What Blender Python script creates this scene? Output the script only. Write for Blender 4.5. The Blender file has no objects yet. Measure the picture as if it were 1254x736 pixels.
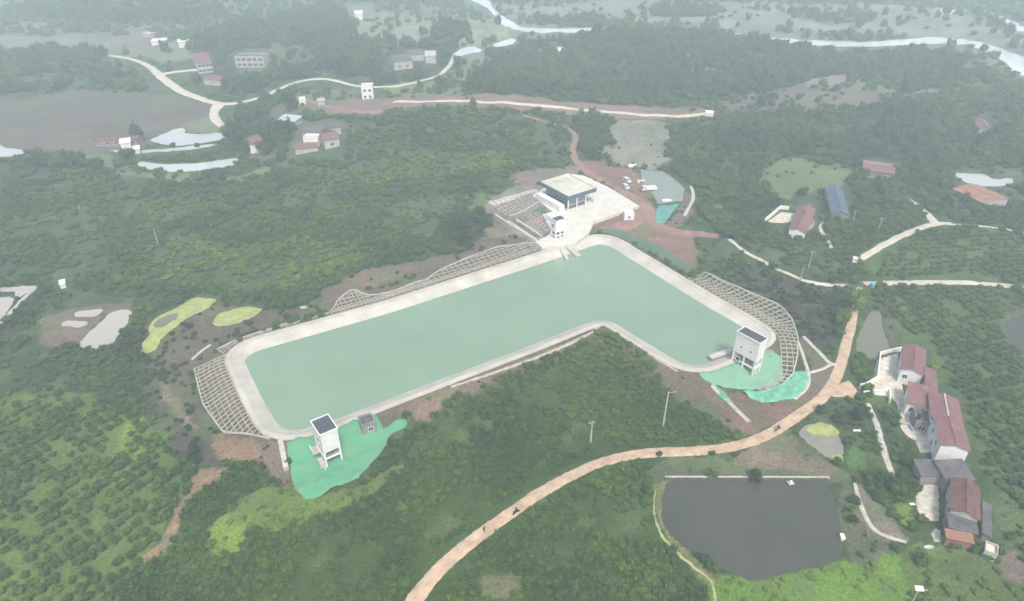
import bpy, math, random
import numpy as np
from mathutils import Vector, noise as mnoise
random.seed(7); rng = np.random.default_rng(11)
scene = bpy.context.scene
COL = scene.collection
R = math.radians

# ---------------------------------------------------------------- camera
CAM_H = 110.0; PITCH = 33.0; FPX = 836.0; CX, CY = 627.0, 368.0
cam_d = bpy.data.cameras.new('camera'); cam = bpy.data.objects.new('camera', cam_d); COL.objects.link(cam)
cam.location = (0, 0, CAM_H); cam.rotation_euler = (R(90 - PITCH), 0, 0)
cam_d.sensor_width = 36; cam_d.lens = 36 * FPX / 1254; cam_d.clip_end = 9000; cam_d.clip_start = 0.5
scene.camera = cam
# ---------------------------------------------------------------- world, sun, exposure
SUN_EL, SUN_ROT = 56, 165
w = bpy.data.worlds.new('World'); scene.world = w; w.use_nodes = True
nt = w.node_tree; nt.nodes.clear()
sky = nt.nodes.new('ShaderNodeTexSky'); sky.sky_type = 'NISHITA'; sky.sun_disc = False
sky.sun_elevation = R(SUN_EL); sky.sun_rotation = R(SUN_ROT); sky.dust_density = 4; sky.air_density = 1.0; sky.ozone_density = 0.6
bg = nt.nodes.new('ShaderNodeBackground'); bg.inputs[1].default_value = 0.105
wo = nt.nodes.new('ShaderNodeOutputWorld'); nt.links.new(sky.outputs[0], bg.inputs[0]); nt.links.new(bg.outputs[0], wo.inputs[0])
sl = bpy.data.lights.new('sun', 'SUN'); sl.energy = 1.5; sl.angle = R(11); sl.color = (1, 0.95, 0.88)
so = bpy.data.objects.new('sun', sl); COL.objects.link(so)
# the sky node's sun stands at azimuth SUN_ROT measured from +Y towards +X
sd = Vector((math.sin(R(SUN_ROT)) * math.cos(R(SUN_EL)), math.cos(R(SUN_ROT)) * math.cos(R(SUN_EL)), math.sin(R(SUN_EL))))
so.rotation_euler = sd.to_track_quat('Z', 'Y').to_euler()
vs = scene.view_settings; vs.view_transform = 'Standard'; vs.look = 'None'; vs.gamma = 1; vs.exposure = 1.12
scene.render.engine = 'CYCLES'
scene.cycles.use_denoising = True
scene.cycles.max_bounces = 6; scene.cycles.volume_bounces = 2; scene.cycles.diffuse_bounces = 3
scene.cycles.transparent_max_bounces = 8

# ---------------------------------------------------------------- small helpers
def tag(o, label=None, cat=None, group=None, kind=None):
    if label: o['label'] = label
    if cat: o['category'] = cat
    if group: o['group'] = group
    if kind: o['kind'] = kind
    return o
def empty(name, loc=(0, 0, 0), rz=0):
    o = bpy.data.objects.new(name, None); COL.objects.link(o); o.location = loc; o.rotation_euler.z = rz
    o.empty_display_size = 0.5
    return o
def mesh_obj(name, verts, faces, mats, parent=None, fm=None, smooth=False):
    me = bpy.data.meshes.new(name); me.from_pydata([tuple(map(float, v)) for v in verts], [], [tuple(f) for f in faces])
    for m in (mats if isinstance(mats, (list, tuple)) else [mats]): me.materials.append(m)
    if fm is not None: me.polygons.foreach_set('material_index', list(fm))
    if smooth: me.polygons.foreach_set('use_smooth', [True] * len(me.polygons))
    me.update()
    o = bpy.data.objects.new(name, me); COL.objects.link(o)
    if parent is not None: o.parent = parent
    return o
class MB:
    def __init__(s): s.v = []; s.f = []
    def poly(s, pts):
        n = len(s.v); s.v += [tuple(p) for p in pts]; s.f.append(tuple(range(n, n + len(pts)))); return s
    def hexa(s, b, t):
        n = len(s.v); s.v += [tuple(p) for p in b] + [tuple(p) for p in t]
        s.f += [(n+3, n+2, n+1, n), (n+4, n+5, n+6, n+7)]
        for i in range(4): j = (i + 1) % 4; s.f.append((n+i, n+j, n+4+j, n+4+i))
        return s
    def box(s, x0, x1, y0, y1, z0, z1):
        return s.hexa([(x0,y0,z0),(x1,y0,z0),(x1,y1,z0),(x0,y1,z0)], [(x0,y0,z1),(x1,y0,z1),(x1,y1,z1),(x0,y1,z1)])
    def bar(s, a, b, w_, h_):          # a beam of rectangular section between two points
        a = Vector(a); b = Vector(b); d = (b - a).normalized()
        up = Vector((0, 0, 1)) if abs(d.z) < .95 else Vector((1, 0, 0))
        sx = d.cross(up).normalized() * w_ / 2; sz = sx.cross(d).normalized() * h_ / 2
        return s.hexa([a-sx-sz, a+sx-sz, a+sx+sz, a-sx+sz], [b-sx-sz, b+sx-sz, b+sx+sz, b-sx+sz])
    def tube(s, a, b, r0, r1, n=8):
        a = Vector(a); b = Vector(b); d = (b - a).normalized()
        u = d.orthogonal().normalized(); v = d.cross(u); k = len(s.v)
        for c, r in ((a, r0), (b, r1)):
            for i in range(n):
                t = 2 * math.pi * i / n; s.v.append(tuple(c + (u * math.cos(t) + v * math.sin(t)) * r))
        for i in range(n): j = (i + 1) % n; s.f.append((k+i, k+j, k+n+j, k+n+i))
        s.f.append(tuple(range(k + n - 1, k - 1, -1))); s.f.append(tuple(range(k + n, k + 2 * n)))
        return s
    def build(s, name, mat, parent=None, smooth=False): return mesh_obj(name, s.v, s.f, mat, parent, smooth=smooth)

# ---------------------------------------------------------------- materials
def mat(name, c, rough=0.85, noise=0.15, scale=0.6, c2=None, bump=0.0, spec=0.3, metal=0, fine=6.0):
    m = bpy.data.materials.new(name); m.use_nodes = True; t = m.node_tree; b = t.nodes['Principled BSDF']
    b.inputs['Roughness'].default_value = rough; b.inputs['Specular IOR Level'].default_value = spec; b.inputs['Metallic'].default_value = metal
    tc = t.nodes.new('ShaderNodeNewGeometry')
    n1 = t.nodes.new('ShaderNodeTexNoise'); n1.inputs['Scale'].default_value = scale; n1.inputs['Detail'].default_value = 6; n1.inputs['Roughness'].default_value = .65
    t.links.new(tc.outputs['Position'], n1.inputs['Vector'])
    cr = t.nodes.new('ShaderNodeValToRGB'); cr.color_ramp.elements[0].position = .3; cr.color_ramp.elements[1].position = .7
    c2 = c2 or c; al = .72 if name != 'white_paint' else .95        # surface colours scaled down to suit the exposure
    c = tuple(x * al for x in c); c2 = tuple(x * al for x in c2)
    cr.color_ramp.elements[0].color = tuple(max(0, x * (1 - noise)) for x in c2) + (1,)
    cr.color_ramp.elements[1].color = tuple(min(1, x * (1 + noise)) for x in c) + (1,)
    t.links.new(n1.outputs[0], cr.inputs[0]); t.links.new(cr.outputs[0], b.inputs['Base Color'])
    if bump:
        n2 = t.nodes.new('ShaderNodeTexNoise'); n2.inputs['Scale'].default_value = fine; n2.inputs['Detail'].default_value = 4
        t.links.new(tc.outputs['Position'], n2.inputs['Vector'])
        bp = t.nodes.new('ShaderNodeBump'); bp.inputs['Strength'].default_value = bump; bp.inputs['Distance'].default_value = .15
        t.links.new(n2.outputs[0], bp.inputs['Height']); t.links.new(bp.outputs[0], b.inputs['Normal'])
    return m
def ribbed(name, c, c2, axis_scale=9.0, rough=.6):
    """Roofing sheet or tile courses: colour weathering plus a rib relief running in object space."""
    m = mat(name, c, rough, .22, .5, c2); t = m.node_tree; b = t.nodes['Principled BSDF']
    tc = t.nodes.new('ShaderNodeTexCoord'); wv = t.nodes.new('ShaderNodeTexWave'); wv.bands_direction = 'X'; wv.inputs['Scale'].default_value = axis_scale / 10
    wv.inputs['Distortion'].default_value = .3
    t.links.new(tc.outputs['Object'], wv.inputs['Vector'])
    bp = t.nodes.new('ShaderNodeBump'); bp.inputs['Strength'].default_value = .5; bp.inputs['Distance'].default_value = .08
    t.links.new(wv.outputs[0], bp.inputs['Height']); t.links.new(bp.outputs[0], b.inputs['Normal'])
    return m
M = dict(
  concrete=mat('pale_concrete', (.80,.78,.68), .8, .08, .25, (.72,.69,.60), .25),
  liner=mat('liner_concrete', (.65,.625,.54), .8, .13, .16, (.57,.54,.45), .2, fine=2.0),
  kerb=mat('kerb_concrete', (.68,.64,.56), .85, .15, .8, (.54,.50,.42)),
  beam=mat('lattice_concrete', (.56,.51,.43), .85, .15, .7, (.42,.37,.30)),
  white=mat('white_paint', (.80,.79,.76), .6, .05, .5, (.70,.69,.65)),
  offwhite=mat('weathered_render', (.62,.60,.55), .8, .12, .6, (.48,.46,.41)),
  greyrender=mat('grey_cement_render', (.36,.36,.34), .85, .15, .8, (.27,.27,.26)),
  roofdark=mat('dark_roof_membrane', (.085,.09,.105), .55, .25, 1.0, (.12,.125,.14)),
  roofwhite=mat('pale_roof_screed', (.80,.79,.68), .8, .1, .25, (.62,.58,.44)),
  blueband=mat('blue_grey_fascia', (.10,.15,.22), .5, .12, .8),
  glass=mat('dark_glass', (.03,.04,.05), .12, .1, 1, spec=.6),
  dark=mat('dark_opening', (.04,.04,.04), .9, .2, 1),
  redroof=ribbed('red_metal_roof', (.30,.155,.15), (.25,.13,.13)),
  redroof2=ribbed('faded_red_roof', (.26,.125,.115), (.30,.16,.14)),
  brownroof=ribbed('brown_tile_roof', (.23,.11,.085), (.16,.09,.075)),
  greytile=ribbed('grey_tile_roof', (.17,.165,.16), (.11,.11,.11)),
  blueroof=ribbed('blue_grey_roof', (.13,.18,.26), (.10,.13,.18)),
  orangeroof=ribbed('orange_roof', (.46,.24,.15), (.38,.2,.13)),
  cyanroof=mat('pale_cyan_roof', (.5,.66,.66), .5, .08, .5),
  brick=mat('orange_brick', (.38,.20,.13), .9, .2, 3, (.32,.17,.12), .3),
  trim=mat('roof_trim', (.60,.57,.53), .7, .1, 1),
  metal=mat('galvanised_metal', (.5,.5,.5), .4, .1, 1, metal=.5),
  pole=mat('concrete_pole', (.55,.55,.5), .8, .08, 1),
  rubber=mat('black_rubber', (.02,.02,.02), .8, .1, 1),
  carpaint=mat('white_vehicle_paint', (.75,.75,.74), .3, .03, .5, spec=.5),
  skin=mat('skin', (.45,.28,.2), .6, .05, 1), cloth=mat('dark_clothes', (.03,.03,.04), .9, .1, 3), cloth2=mat('maroon_clothes', (.12,.03,.03), .9, .1, 3),
  bluep=mat('light_blue_plastic', (.15,.5,.7), .4, .05, 1),
  trunk=mat('bark', (.13,.10,.07), .95, .2, 3, bump=.4),
  road=mat('pink_dirt_road', (.70,.52,.36), .95, .16, .5, (.54,.38,.26), .4, fine=1.5),
  redroad=mat('red_dirt_road', (.38,.235,.185), .95, .16, .18, (.29,.175,.14), .5, fine=1.2),
  paleroad=mat('pale_road', (.74,.69,.56), .9, .10, .25, (.62,.56,.44), .3),
  net=mat('green_dust_net', (.07,.40,.19), .85, .12, .45, (.22,.42,.27), 1.0, fine=1.2),
  netlight=mat('pale_green_net', (.25,.58,.40), .75, .18, .5, (.10,.45,.26), .9, fine=.9),
  netdull=mat('dull_green_net', (.10,.20,.125), .9, .15, .3, (.13,.20,.13), .5),
  netgrey=mat('grey_green_net', (.29,.35,.31), .9, .06, .2, (.25,.30,.27), .4),
  netteal=mat('teal_net', (.10,.36,.31), .8, .15, .4, (.16,.38,.33), .7),
  bankpath=mat('worn_grass_path', (.50,.52,.27), .95, .2, .6, (.36,.36,.18)),
  shaded=mat('shaded_stone', (.14,.14,.11), .9, .25, .8, (.09,.10,.07)),  # dark colour holds the pond wall's shade along with its stains
  yard=mat('yard_concrete', (.84,.79,.64), .85, .14, .7, (.60,.55,.44), .3),
)
def water(name, c, rough=.12, c2=None, noise=.05, bump=.10, scale=.03, spec=.5):
    m = mat(name, c, rough, noise, scale, c2, 0, spec); t = m.node_tree; b = t.nodes['Principled BSDF']
    g = t.nodes.new('ShaderNodeNewGeometry'); n2 = t.nodes.new('ShaderNodeTexNoise'); n2.inputs['Scale'].default_value = 1.5
    t.links.new(g.outputs['Position'], n2.inputs['Vector']); bp = t.nodes.new('ShaderNodeBump')
    bp.inputs['Strength'].default_value = bump; bp.inputs['Distance'].default_value = .1
    t.links.new(n2.outputs[0], bp.inputs['Height']); t.links.new(bp.outputs[0], b.inputs['Normal'])
    return m
M['w_res'] = water('milky_green_water', (.275,.405,.262), .04, (.25,.38,.245), spec=.9)
M['w_pond'] = water('grey_pond_water', (.095,.098,.065), .12, (.07,.078,.055))
M['w_pale'] = water('pale_silty_water', (.56,.53,.46), .3, (.52,.49,.42))
M['w_olive'] = water('olive_pond_water', (.20,.21,.13), .2, (.22,.23,.15))
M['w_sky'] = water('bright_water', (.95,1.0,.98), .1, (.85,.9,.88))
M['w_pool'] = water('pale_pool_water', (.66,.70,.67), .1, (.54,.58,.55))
M['w_weed'] = water('duckweed_water', (.47,.55,.14), .6, (.36,.38,.16), .16, scale=.5)
M['w_weedgrey'] = water('half_covered_water', (.33,.31,.25), .4, (.28,.265,.20), .1, scale=.4)

# ---------------------------------------------------------------- picture rays and noise
cp, sp_ = math.cos(R(PITCH)), math.sin(R(PITCH))
def rays(px):
    px = np.atleast_2d(np.asarray(px, float)); u = (px[:, 0] - CX) / FPX; v = (CY - px[:, 1]) / FPX
    return np.stack([u, cp + v * sp_, -sp_ + v * cp], 1)
def at_z(px, z=0.0):
    d = rays(px); return d[:, :2] * ((z - CAM_H) / d[:, 2])[:, None]
def to_px(x, y, z):
    x = np.asarray(x, float); dz = np.asarray(z, float) - CAM_H
    dep = y * cp - dz * sp_; up_ = y * sp_ + dz * cp
    return CX + FPX * x / dep, CY - FPX * up_ / dep
def vnoise(x, y, s, seed=0):
    x = np.asarray(x) / s + seed * 17.3; y = np.asarray(y) / s + seed * 9.7
    xi = np.floor(x).astype(np.int64); yi = np.floor(y).astype(np.int64); fx = x - xi; fy = y - yi
    fx = fx * fx * (3 - 2 * fx); fy = fy * fy * (3 - 2 * fy)
    def h(a, b):
        n = (a * 374761393 + b * 668265263 + seed * 1442695) & 0x7fffffff
        n = ((n ^ (n >> 13)) * 1274126177) & 0x7fffffff
        return ((n ^ (n >> 16)) & 0xffff) / 65535.0
    return (h(xi, yi) * (1 - fx) + h(xi + 1, yi) * fx) * (1 - fy) + (h(xi, yi + 1) * (1 - fx) + h(xi + 1, yi + 1) * fx) * fy
def fbm(x, y, s, seed=0, o=3):
    t = 0; a = 1; n = 0
    for k in range(o): t = t + a * vnoise(x, y, s / 2 ** k, seed + k); n += a; a *= .5
    return t / n
def pip(X, Y, P):
    P = np.asarray(P); out = np.zeros(X.shape, bool)
    m = (X >= P[:, 0].min()) & (X <= P[:, 0].max()) & (Y >= P[:, 1].min()) & (Y <= P[:, 1].max())
    if not m.any(): return out
    x = X[m]; y = Y[m]; c = np.zeros(x.shape, bool)
    for i in range(len(P)):
        x0, y0 = P[i - 1]; x1, y1 = P[i]
        if y0 == y1: continue
        c ^= ((y0 > y) != (y1 > y)) & (x < (x1 - x0) * (y - y0) / (y1 - y0) + x0)
    out[m] = c; return out
def seg_dist(X, Y, P, closed=True):
    P = np.asarray(P); D = np.full(X.shape, 1e9)
    for i in range(0 if closed else 1, len(P)):
        a = P[i - 1]; b = P[i]; d = b - a; L = max(d @ d, 1e-9)
        t = np.clip(((X - a[0]) * d[0] + (Y - a[1]) * d[1]) / L, 0, 1)
        D = np.minimum(D, (X - a[0] - t * d[0]) ** 2 + (Y - a[1] - t * d[1]) ** 2)
    return np.sqrt(D)
def near_dist(X, Y, P, rad, closed=True):
    P = np.asarray(P); D = np.full(X.shape, 1e6)
    m = (X > P[:, 0].min() - rad) & (X < P[:, 0].max() + rad) & (Y > P[:, 1].min() - rad) & (Y < P[:, 1].max() + rad)
    if m.any(): D[m] = seg_dist(X[m], Y[m], P, closed)
    return D
def resample(P, step, closed=False):
    P = np.asarray(P, float)
    if closed: P = np.vstack([P, P[:1]])
    s = np.r_[0, np.cumsum(np.hypot(*np.diff(P[:, :2], axis=0).T))]; n = max(2, int(round(s[-1] / step)) + 1)
    t = np.linspace(0, s[-1], n); Q = np.stack([np.interp(t, s, P[:, k]) for k in range(P.shape[1])], 1)
    return Q[:-1] if closed else Q
def smooth(P, k=2, closed=False):
    P = np.asarray(P, float)
    for _ in range(k):
        if closed: A = P; B = np.roll(P, -1, 0)
        else: A = P[:-1]; B = P[1:]
        Q = np.empty((len(A) * 2, P.shape[1])); Q[0::2] = A * .75 + B * .25; Q[1::2] = A * .25 + B * .75
        if not closed: Q = np.vstack([P[:1], Q, P[-1:]])
        P = Q
    return P
def area(P): x, y = np.asarray(P)[:, 0], np.asarray(P)[:, 1]; return .5 * np.sum(x * np.roll(y, -1) - np.roll(x, -1) * y)
def normals(P, closed=False):
    if closed: T = np.roll(P, -1, 0) - np.roll(P, 1, 0)
    else: T = np.gradient(P[:, :2], axis=0)
    T = T[:, :2]; T = T / np.maximum(1e-9, np.hypot(*T.T))[:, None]
    return np.stack([T[:, 1], -T[:, 0]], 1)      # to the right of travel

# ---------------------------------------------------------------- reservoir outline
W_Z = -1.4
W_PX = [(299,440),(322,488),(341,520),(350,527),(362,528),(378,522),(408,514),(552,459),(640,426),(715,396),(735,390),(750,393),(780,412),(842,449),
        (870,443),(893,431),(915,425),(930,414),(901,396),(857,371),(816,345),(763,312),(750,303),(737,298),(724,302),(670,321),(480,383),(312,431)]
WAT = at_z(W_PX, W_Z)
if area(WAT) < 0: WAT = WAT[::-1]
WAT = resample(smooth(resample(WAT, 4, True), 2, True), 1.2, True)
WN = normals(WAT, True)                                    # outward for a counter-clockwise ring
for _ in range(4): WN = (np.roll(WN, 1, 0) + WN * 2 + np.roll(WN, -1, 0)); WN /= np.hypot(*WN.T)[:, None]
SLOPE_W, CREST_W = 3.5, 1.25
RIM = WAT + WN * (SLOPE_W + CREST_W)

# ---------------------------------------------------------------- ponds, lakes and rivers: (name, label, outline in the picture, material, inset drop)
PONDS = [
 ('pond_water', [(816,588),(1012,588),(1018,598),(1022,614),(1028,635),(1032,651),(1033,688),(1010,693),(988,698),(955,704),(938,712),(921,714),(905,706),(888,698),(870,690),(854,681),(835,668),(818,655),(810,640),(809,615),(812,600)], 'w_pond', 1.4),
 ('pond_water', [(1067,380),(1078,380),(1082,400),(1090,425),(1087,437),(1065,440),(1048,432),(1052,405)], 'w_olive', .5),
 ('pond_water', [(1229,393),(1245,386),(1262,384),(1262,440),(1240,425),(1228,405)], 'w_pond', .6),
 ('pond_water', [(0,363),(22,363),(0,396),(-12,400),(-12,363)], 'w_pale', .5),
 ('pond_water', [(127,382),(150,378),(166,379),(152,402),(136,424),(128,429),(93,427),(104,412)], 'w_pale', .4),
 ('pond_water', [(80,391),(115,391),(106,401),(72,400)], 'w_pale', .3),
 ('pond_water', [(92,380),(130,377),(122,389),(87,389)], 'w_pale', .3),
 ('pond_water', [(240,363),(268,366),(258,377),(232,388),(215,400),(203,412),(193,420),(194,432),(172,433),(171,425),(180,414),(183,400),(181,394),(200,385),(214,378)], 'w_weed', .4),
 ('pond_water', [(298,375),(324,378),(306,392),(278,400),(260,401),(255,397),(268,383)], 'w_weed', .4),
 ('pond_water', [(181,172),(220,155),(230,158),(222,163),(240,165),(262,163),(277,160),(280,170),(250,175),(225,182),(205,178)], 'w_pool', .3),
 ('pond_water', [(128,183),(160,185),(205,182),(250,177),(272,176),(250,182),(205,186),(145,189)], 'w_pool', .3),
 ('pond_water', [(167,197),(200,201),(240,200),(290,193),(294,197),(285,203),(262,208),(215,211),(185,208),(169,203)], 'w_pool', .3),
 ('pond_water', [(-15,178),(5,178),(8,182),(37,183),(36,188),(0,194),(-15,194)], 'w_pool', .3),
 ('pond_water', [(1163,211),(1205,213),(1218,220),(1243,217),(1240,224),(1225,229),(1195,228),(1178,221)], 'w_pool', .5),
 ('pond_water', [(975,528),(1000,516),(1025,520),(1034,545),(1035,577),(1015,562),(974,533)], 'w_weedgrey', .3),
 ('river_water', [(583,-8),(598,0),(607,14),(628,27),(640,34),(690,35),(754,33),(756,39),(690,41),(640,42),(621,37),(610,24),(597,10),(560,-8)], 'w_sky', .5),
 ('river_water', [(552,67),(566,59),(580,56),(592,62),(575,66),(560,70)], 'w_sky', .4),
 ('river_water', [(603,54),(628,46),(634,50),(622,56),(604,58)], 'w_sky', .4),
 ('river_water', [(870,37),(900,40),(960,47),(1025,51),(1068,51),(1110,48),(1140,45),(1180,47),(1215,54),(1262,72),(1266,98),(1245,90),(1225,72),(1200,60),(1160,53),(1110,55),(1068,57),(1020,57),(950,52),(890,44)], 'w_sky', .5),
 ('river_water', [(1143,10),(1170,12),(1194,14),(1192,20),(1160,17),(1145,15)], 'w_sky', .4),
 ('river_water', [(1205,12),(1225,20),(1262,35),(1262,43),(1225,33),(1207,20)], 'w_sky', .4),
]
# ---------------------------------------------------------------- terrain height
DRES_R = 30
def H_base(x, y):
    far = np.clip((y - 230) / 350, 0, 1)
    amp = 5 + 16 * far
    h = (fbm(x, y, 95, 3, 3) - .55) * amp - 2.6
    h += 9 * np.exp(-(((x + 40) / 70) ** 2 + ((y - 345) / 45) ** 2))           # orchard hill behind the reservoir
    h += 6 * np.exp(-(((x - 60) / 120) ** 2 + ((y - 520) / 50) ** 2)) + 7 * np.exp(-(((x - 190) / 60) ** 2 + ((y - 380) / 40) ** 2))
    h += (vnoise(x, y, 9, 8) - .5) * .9 + (vnoise(x, y, 3.5, 9) - .5) * .35
    # flat valley with the fields and pools at the upper left
    f = np.exp(-(((x + 170) / 110) ** 2 + ((y - 420) / 90) ** 2)); h = h * (1 - .75 * f) - 3.5 * f
    return h
def H_res(x, y):
    h = H_base(x, y)
    ins = pip(x, y, RIM); d = near_dist(x, y, RIM, DRES_R)
    d = np.where(ins, -d, d); t = np.clip((d - .3) / 9.0, 0, 1); t = t * t * (3 - 2 * t)
    out = (1 - t) * -.12 + t * h
    # keep the building platform level
    for c, rad in PLAT: dd = np.hypot(x - c[0], y - c[1]); k = np.clip((dd - rad) / 8, 0, 1); out = np.where(d > 0, (-.12) * (1 - k) + out * k, out)
    return np.where(d < -.4, np.maximum(-.5 + (d + .4) * .9, -7), out)
PLAT = [(at_z([(715, 250)])[0], 21)]
def fixpoint(px, Hf, n=14):
    px = np.atleast_2d(np.asarray(px, float)); z = np.zeros(len(px))
    for _ in range(n):
        p = at_z(px, z) if np.ndim(z) == 0 else np.stack([rays(px)[:, 0] * (z - CAM_H) / rays(px)[:, 2], rays(px)[:, 1] * (z - CAM_H) / rays(px)[:, 2]], 1)
        z = .5 * z + .5 * Hf(p[:, 0], p[:, 1])
    return p, z
POND_W = []
for nm, px, mt, drop in PONDS:
    p, z = fixpoint(px, H_res); zl = float(np.percentile(z, 30))
    P = at_z(px, zl); P = smooth(resample(P, 3.5 if P[:, 1].mean() < 300 else 7, True), 2, True)
    P = resample(P, .9 if P[:, 1].mean() < 300 else 3, True); NN = normals(P, True); amp = (.9 if P[:, 1].mean() < 300 else 2.2) * (.35 if px[0] == (816,588) else 1)
    P = P + NN * ((fbm(P[:, 0], P[:, 1], 2.2, 15, 3) - .5) * amp * 1.6)[:, None]
    POND_W.append((nm, P, zl, mt, drop))
def H_full(x, y):
    x = np.asarray(x, float); y = np.asarray(y, float); h = H_res(x, y)
    for nm, P, zl, mt, drop in POND_W:
        c = P.mean(0); r = max(np.abs(P - c).max() * 1.5, 5) + 14
        m = (np.abs(x - c[0]) < r) & (np.abs(y - c[1]) < r)
        if not m.any(): continue
        xm = x[m]; ym = y[m]; d = seg_dist(xm, ym, P); ins = pip(xm, ym, P)
        bl = 6 if drop > .25 else 4
        rim = zl + .28
        k = np.clip(d / bl, 0, 1); k = k * k * (3 - 2 * k)
        h[m] = np.where(ins, zl - np.minimum(.1 + d * .5, drop + .4) + np.clip(.35 - d, 0, .38), rim * (1 - k) + h[m] * k)
    return h
def axis(lo, hi, step, far_lo, far_hi, g=1.035):
    a = list(np.arange(lo, hi, step)); s = step
    b = [a[-1]]
    while b[-1] < far_hi: s *= g; b.append(b[-1] + s)
    s = step; c = [a[0]]
    while c[-1] > far_lo: s *= g; c.append(c[-1] - s)
    return np.array(c[:0:-1] + a + b[1:])
GX = axis(-125, 150, .8, -3000, 3000); GY = axis(58, 290, .8, -900, 3500, 1.022)
XX, YY = np.meshgrid(GX, GY); ZZ = H_full(XX.ravel(), YY.ravel()).reshape(XX.shape)
def H(x, y):
    """Height of the terrain mesh itself (bilinear on its grid)."""
    x = np.asarray(x, float); y = np.asarray(y, float)
    i = np.clip(np.searchsorted(GX, x) - 1, 0, len(GX) - 2); j = np.clip(np.searchsorted(GY, y) - 1, 0, len(GY) - 2)
    fx = np.clip((x - GX[i]) / (GX[i+1] - GX[i]), 0, 1); fy = np.clip((y - GY[j]) / (GY[j+1] - GY[j]), 0, 1)
    return (ZZ[j, i] * (1 - fx) + ZZ[j, i+1] * fx) * (1 - fy) + (ZZ[j+1, i] * (1 - fx) + ZZ[j+1, i+1] * fx) * fy
def G(px):
    """Picture points -> points standing on the ground (n x 2, heights)."""
    return fixpoint(px, H)
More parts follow.
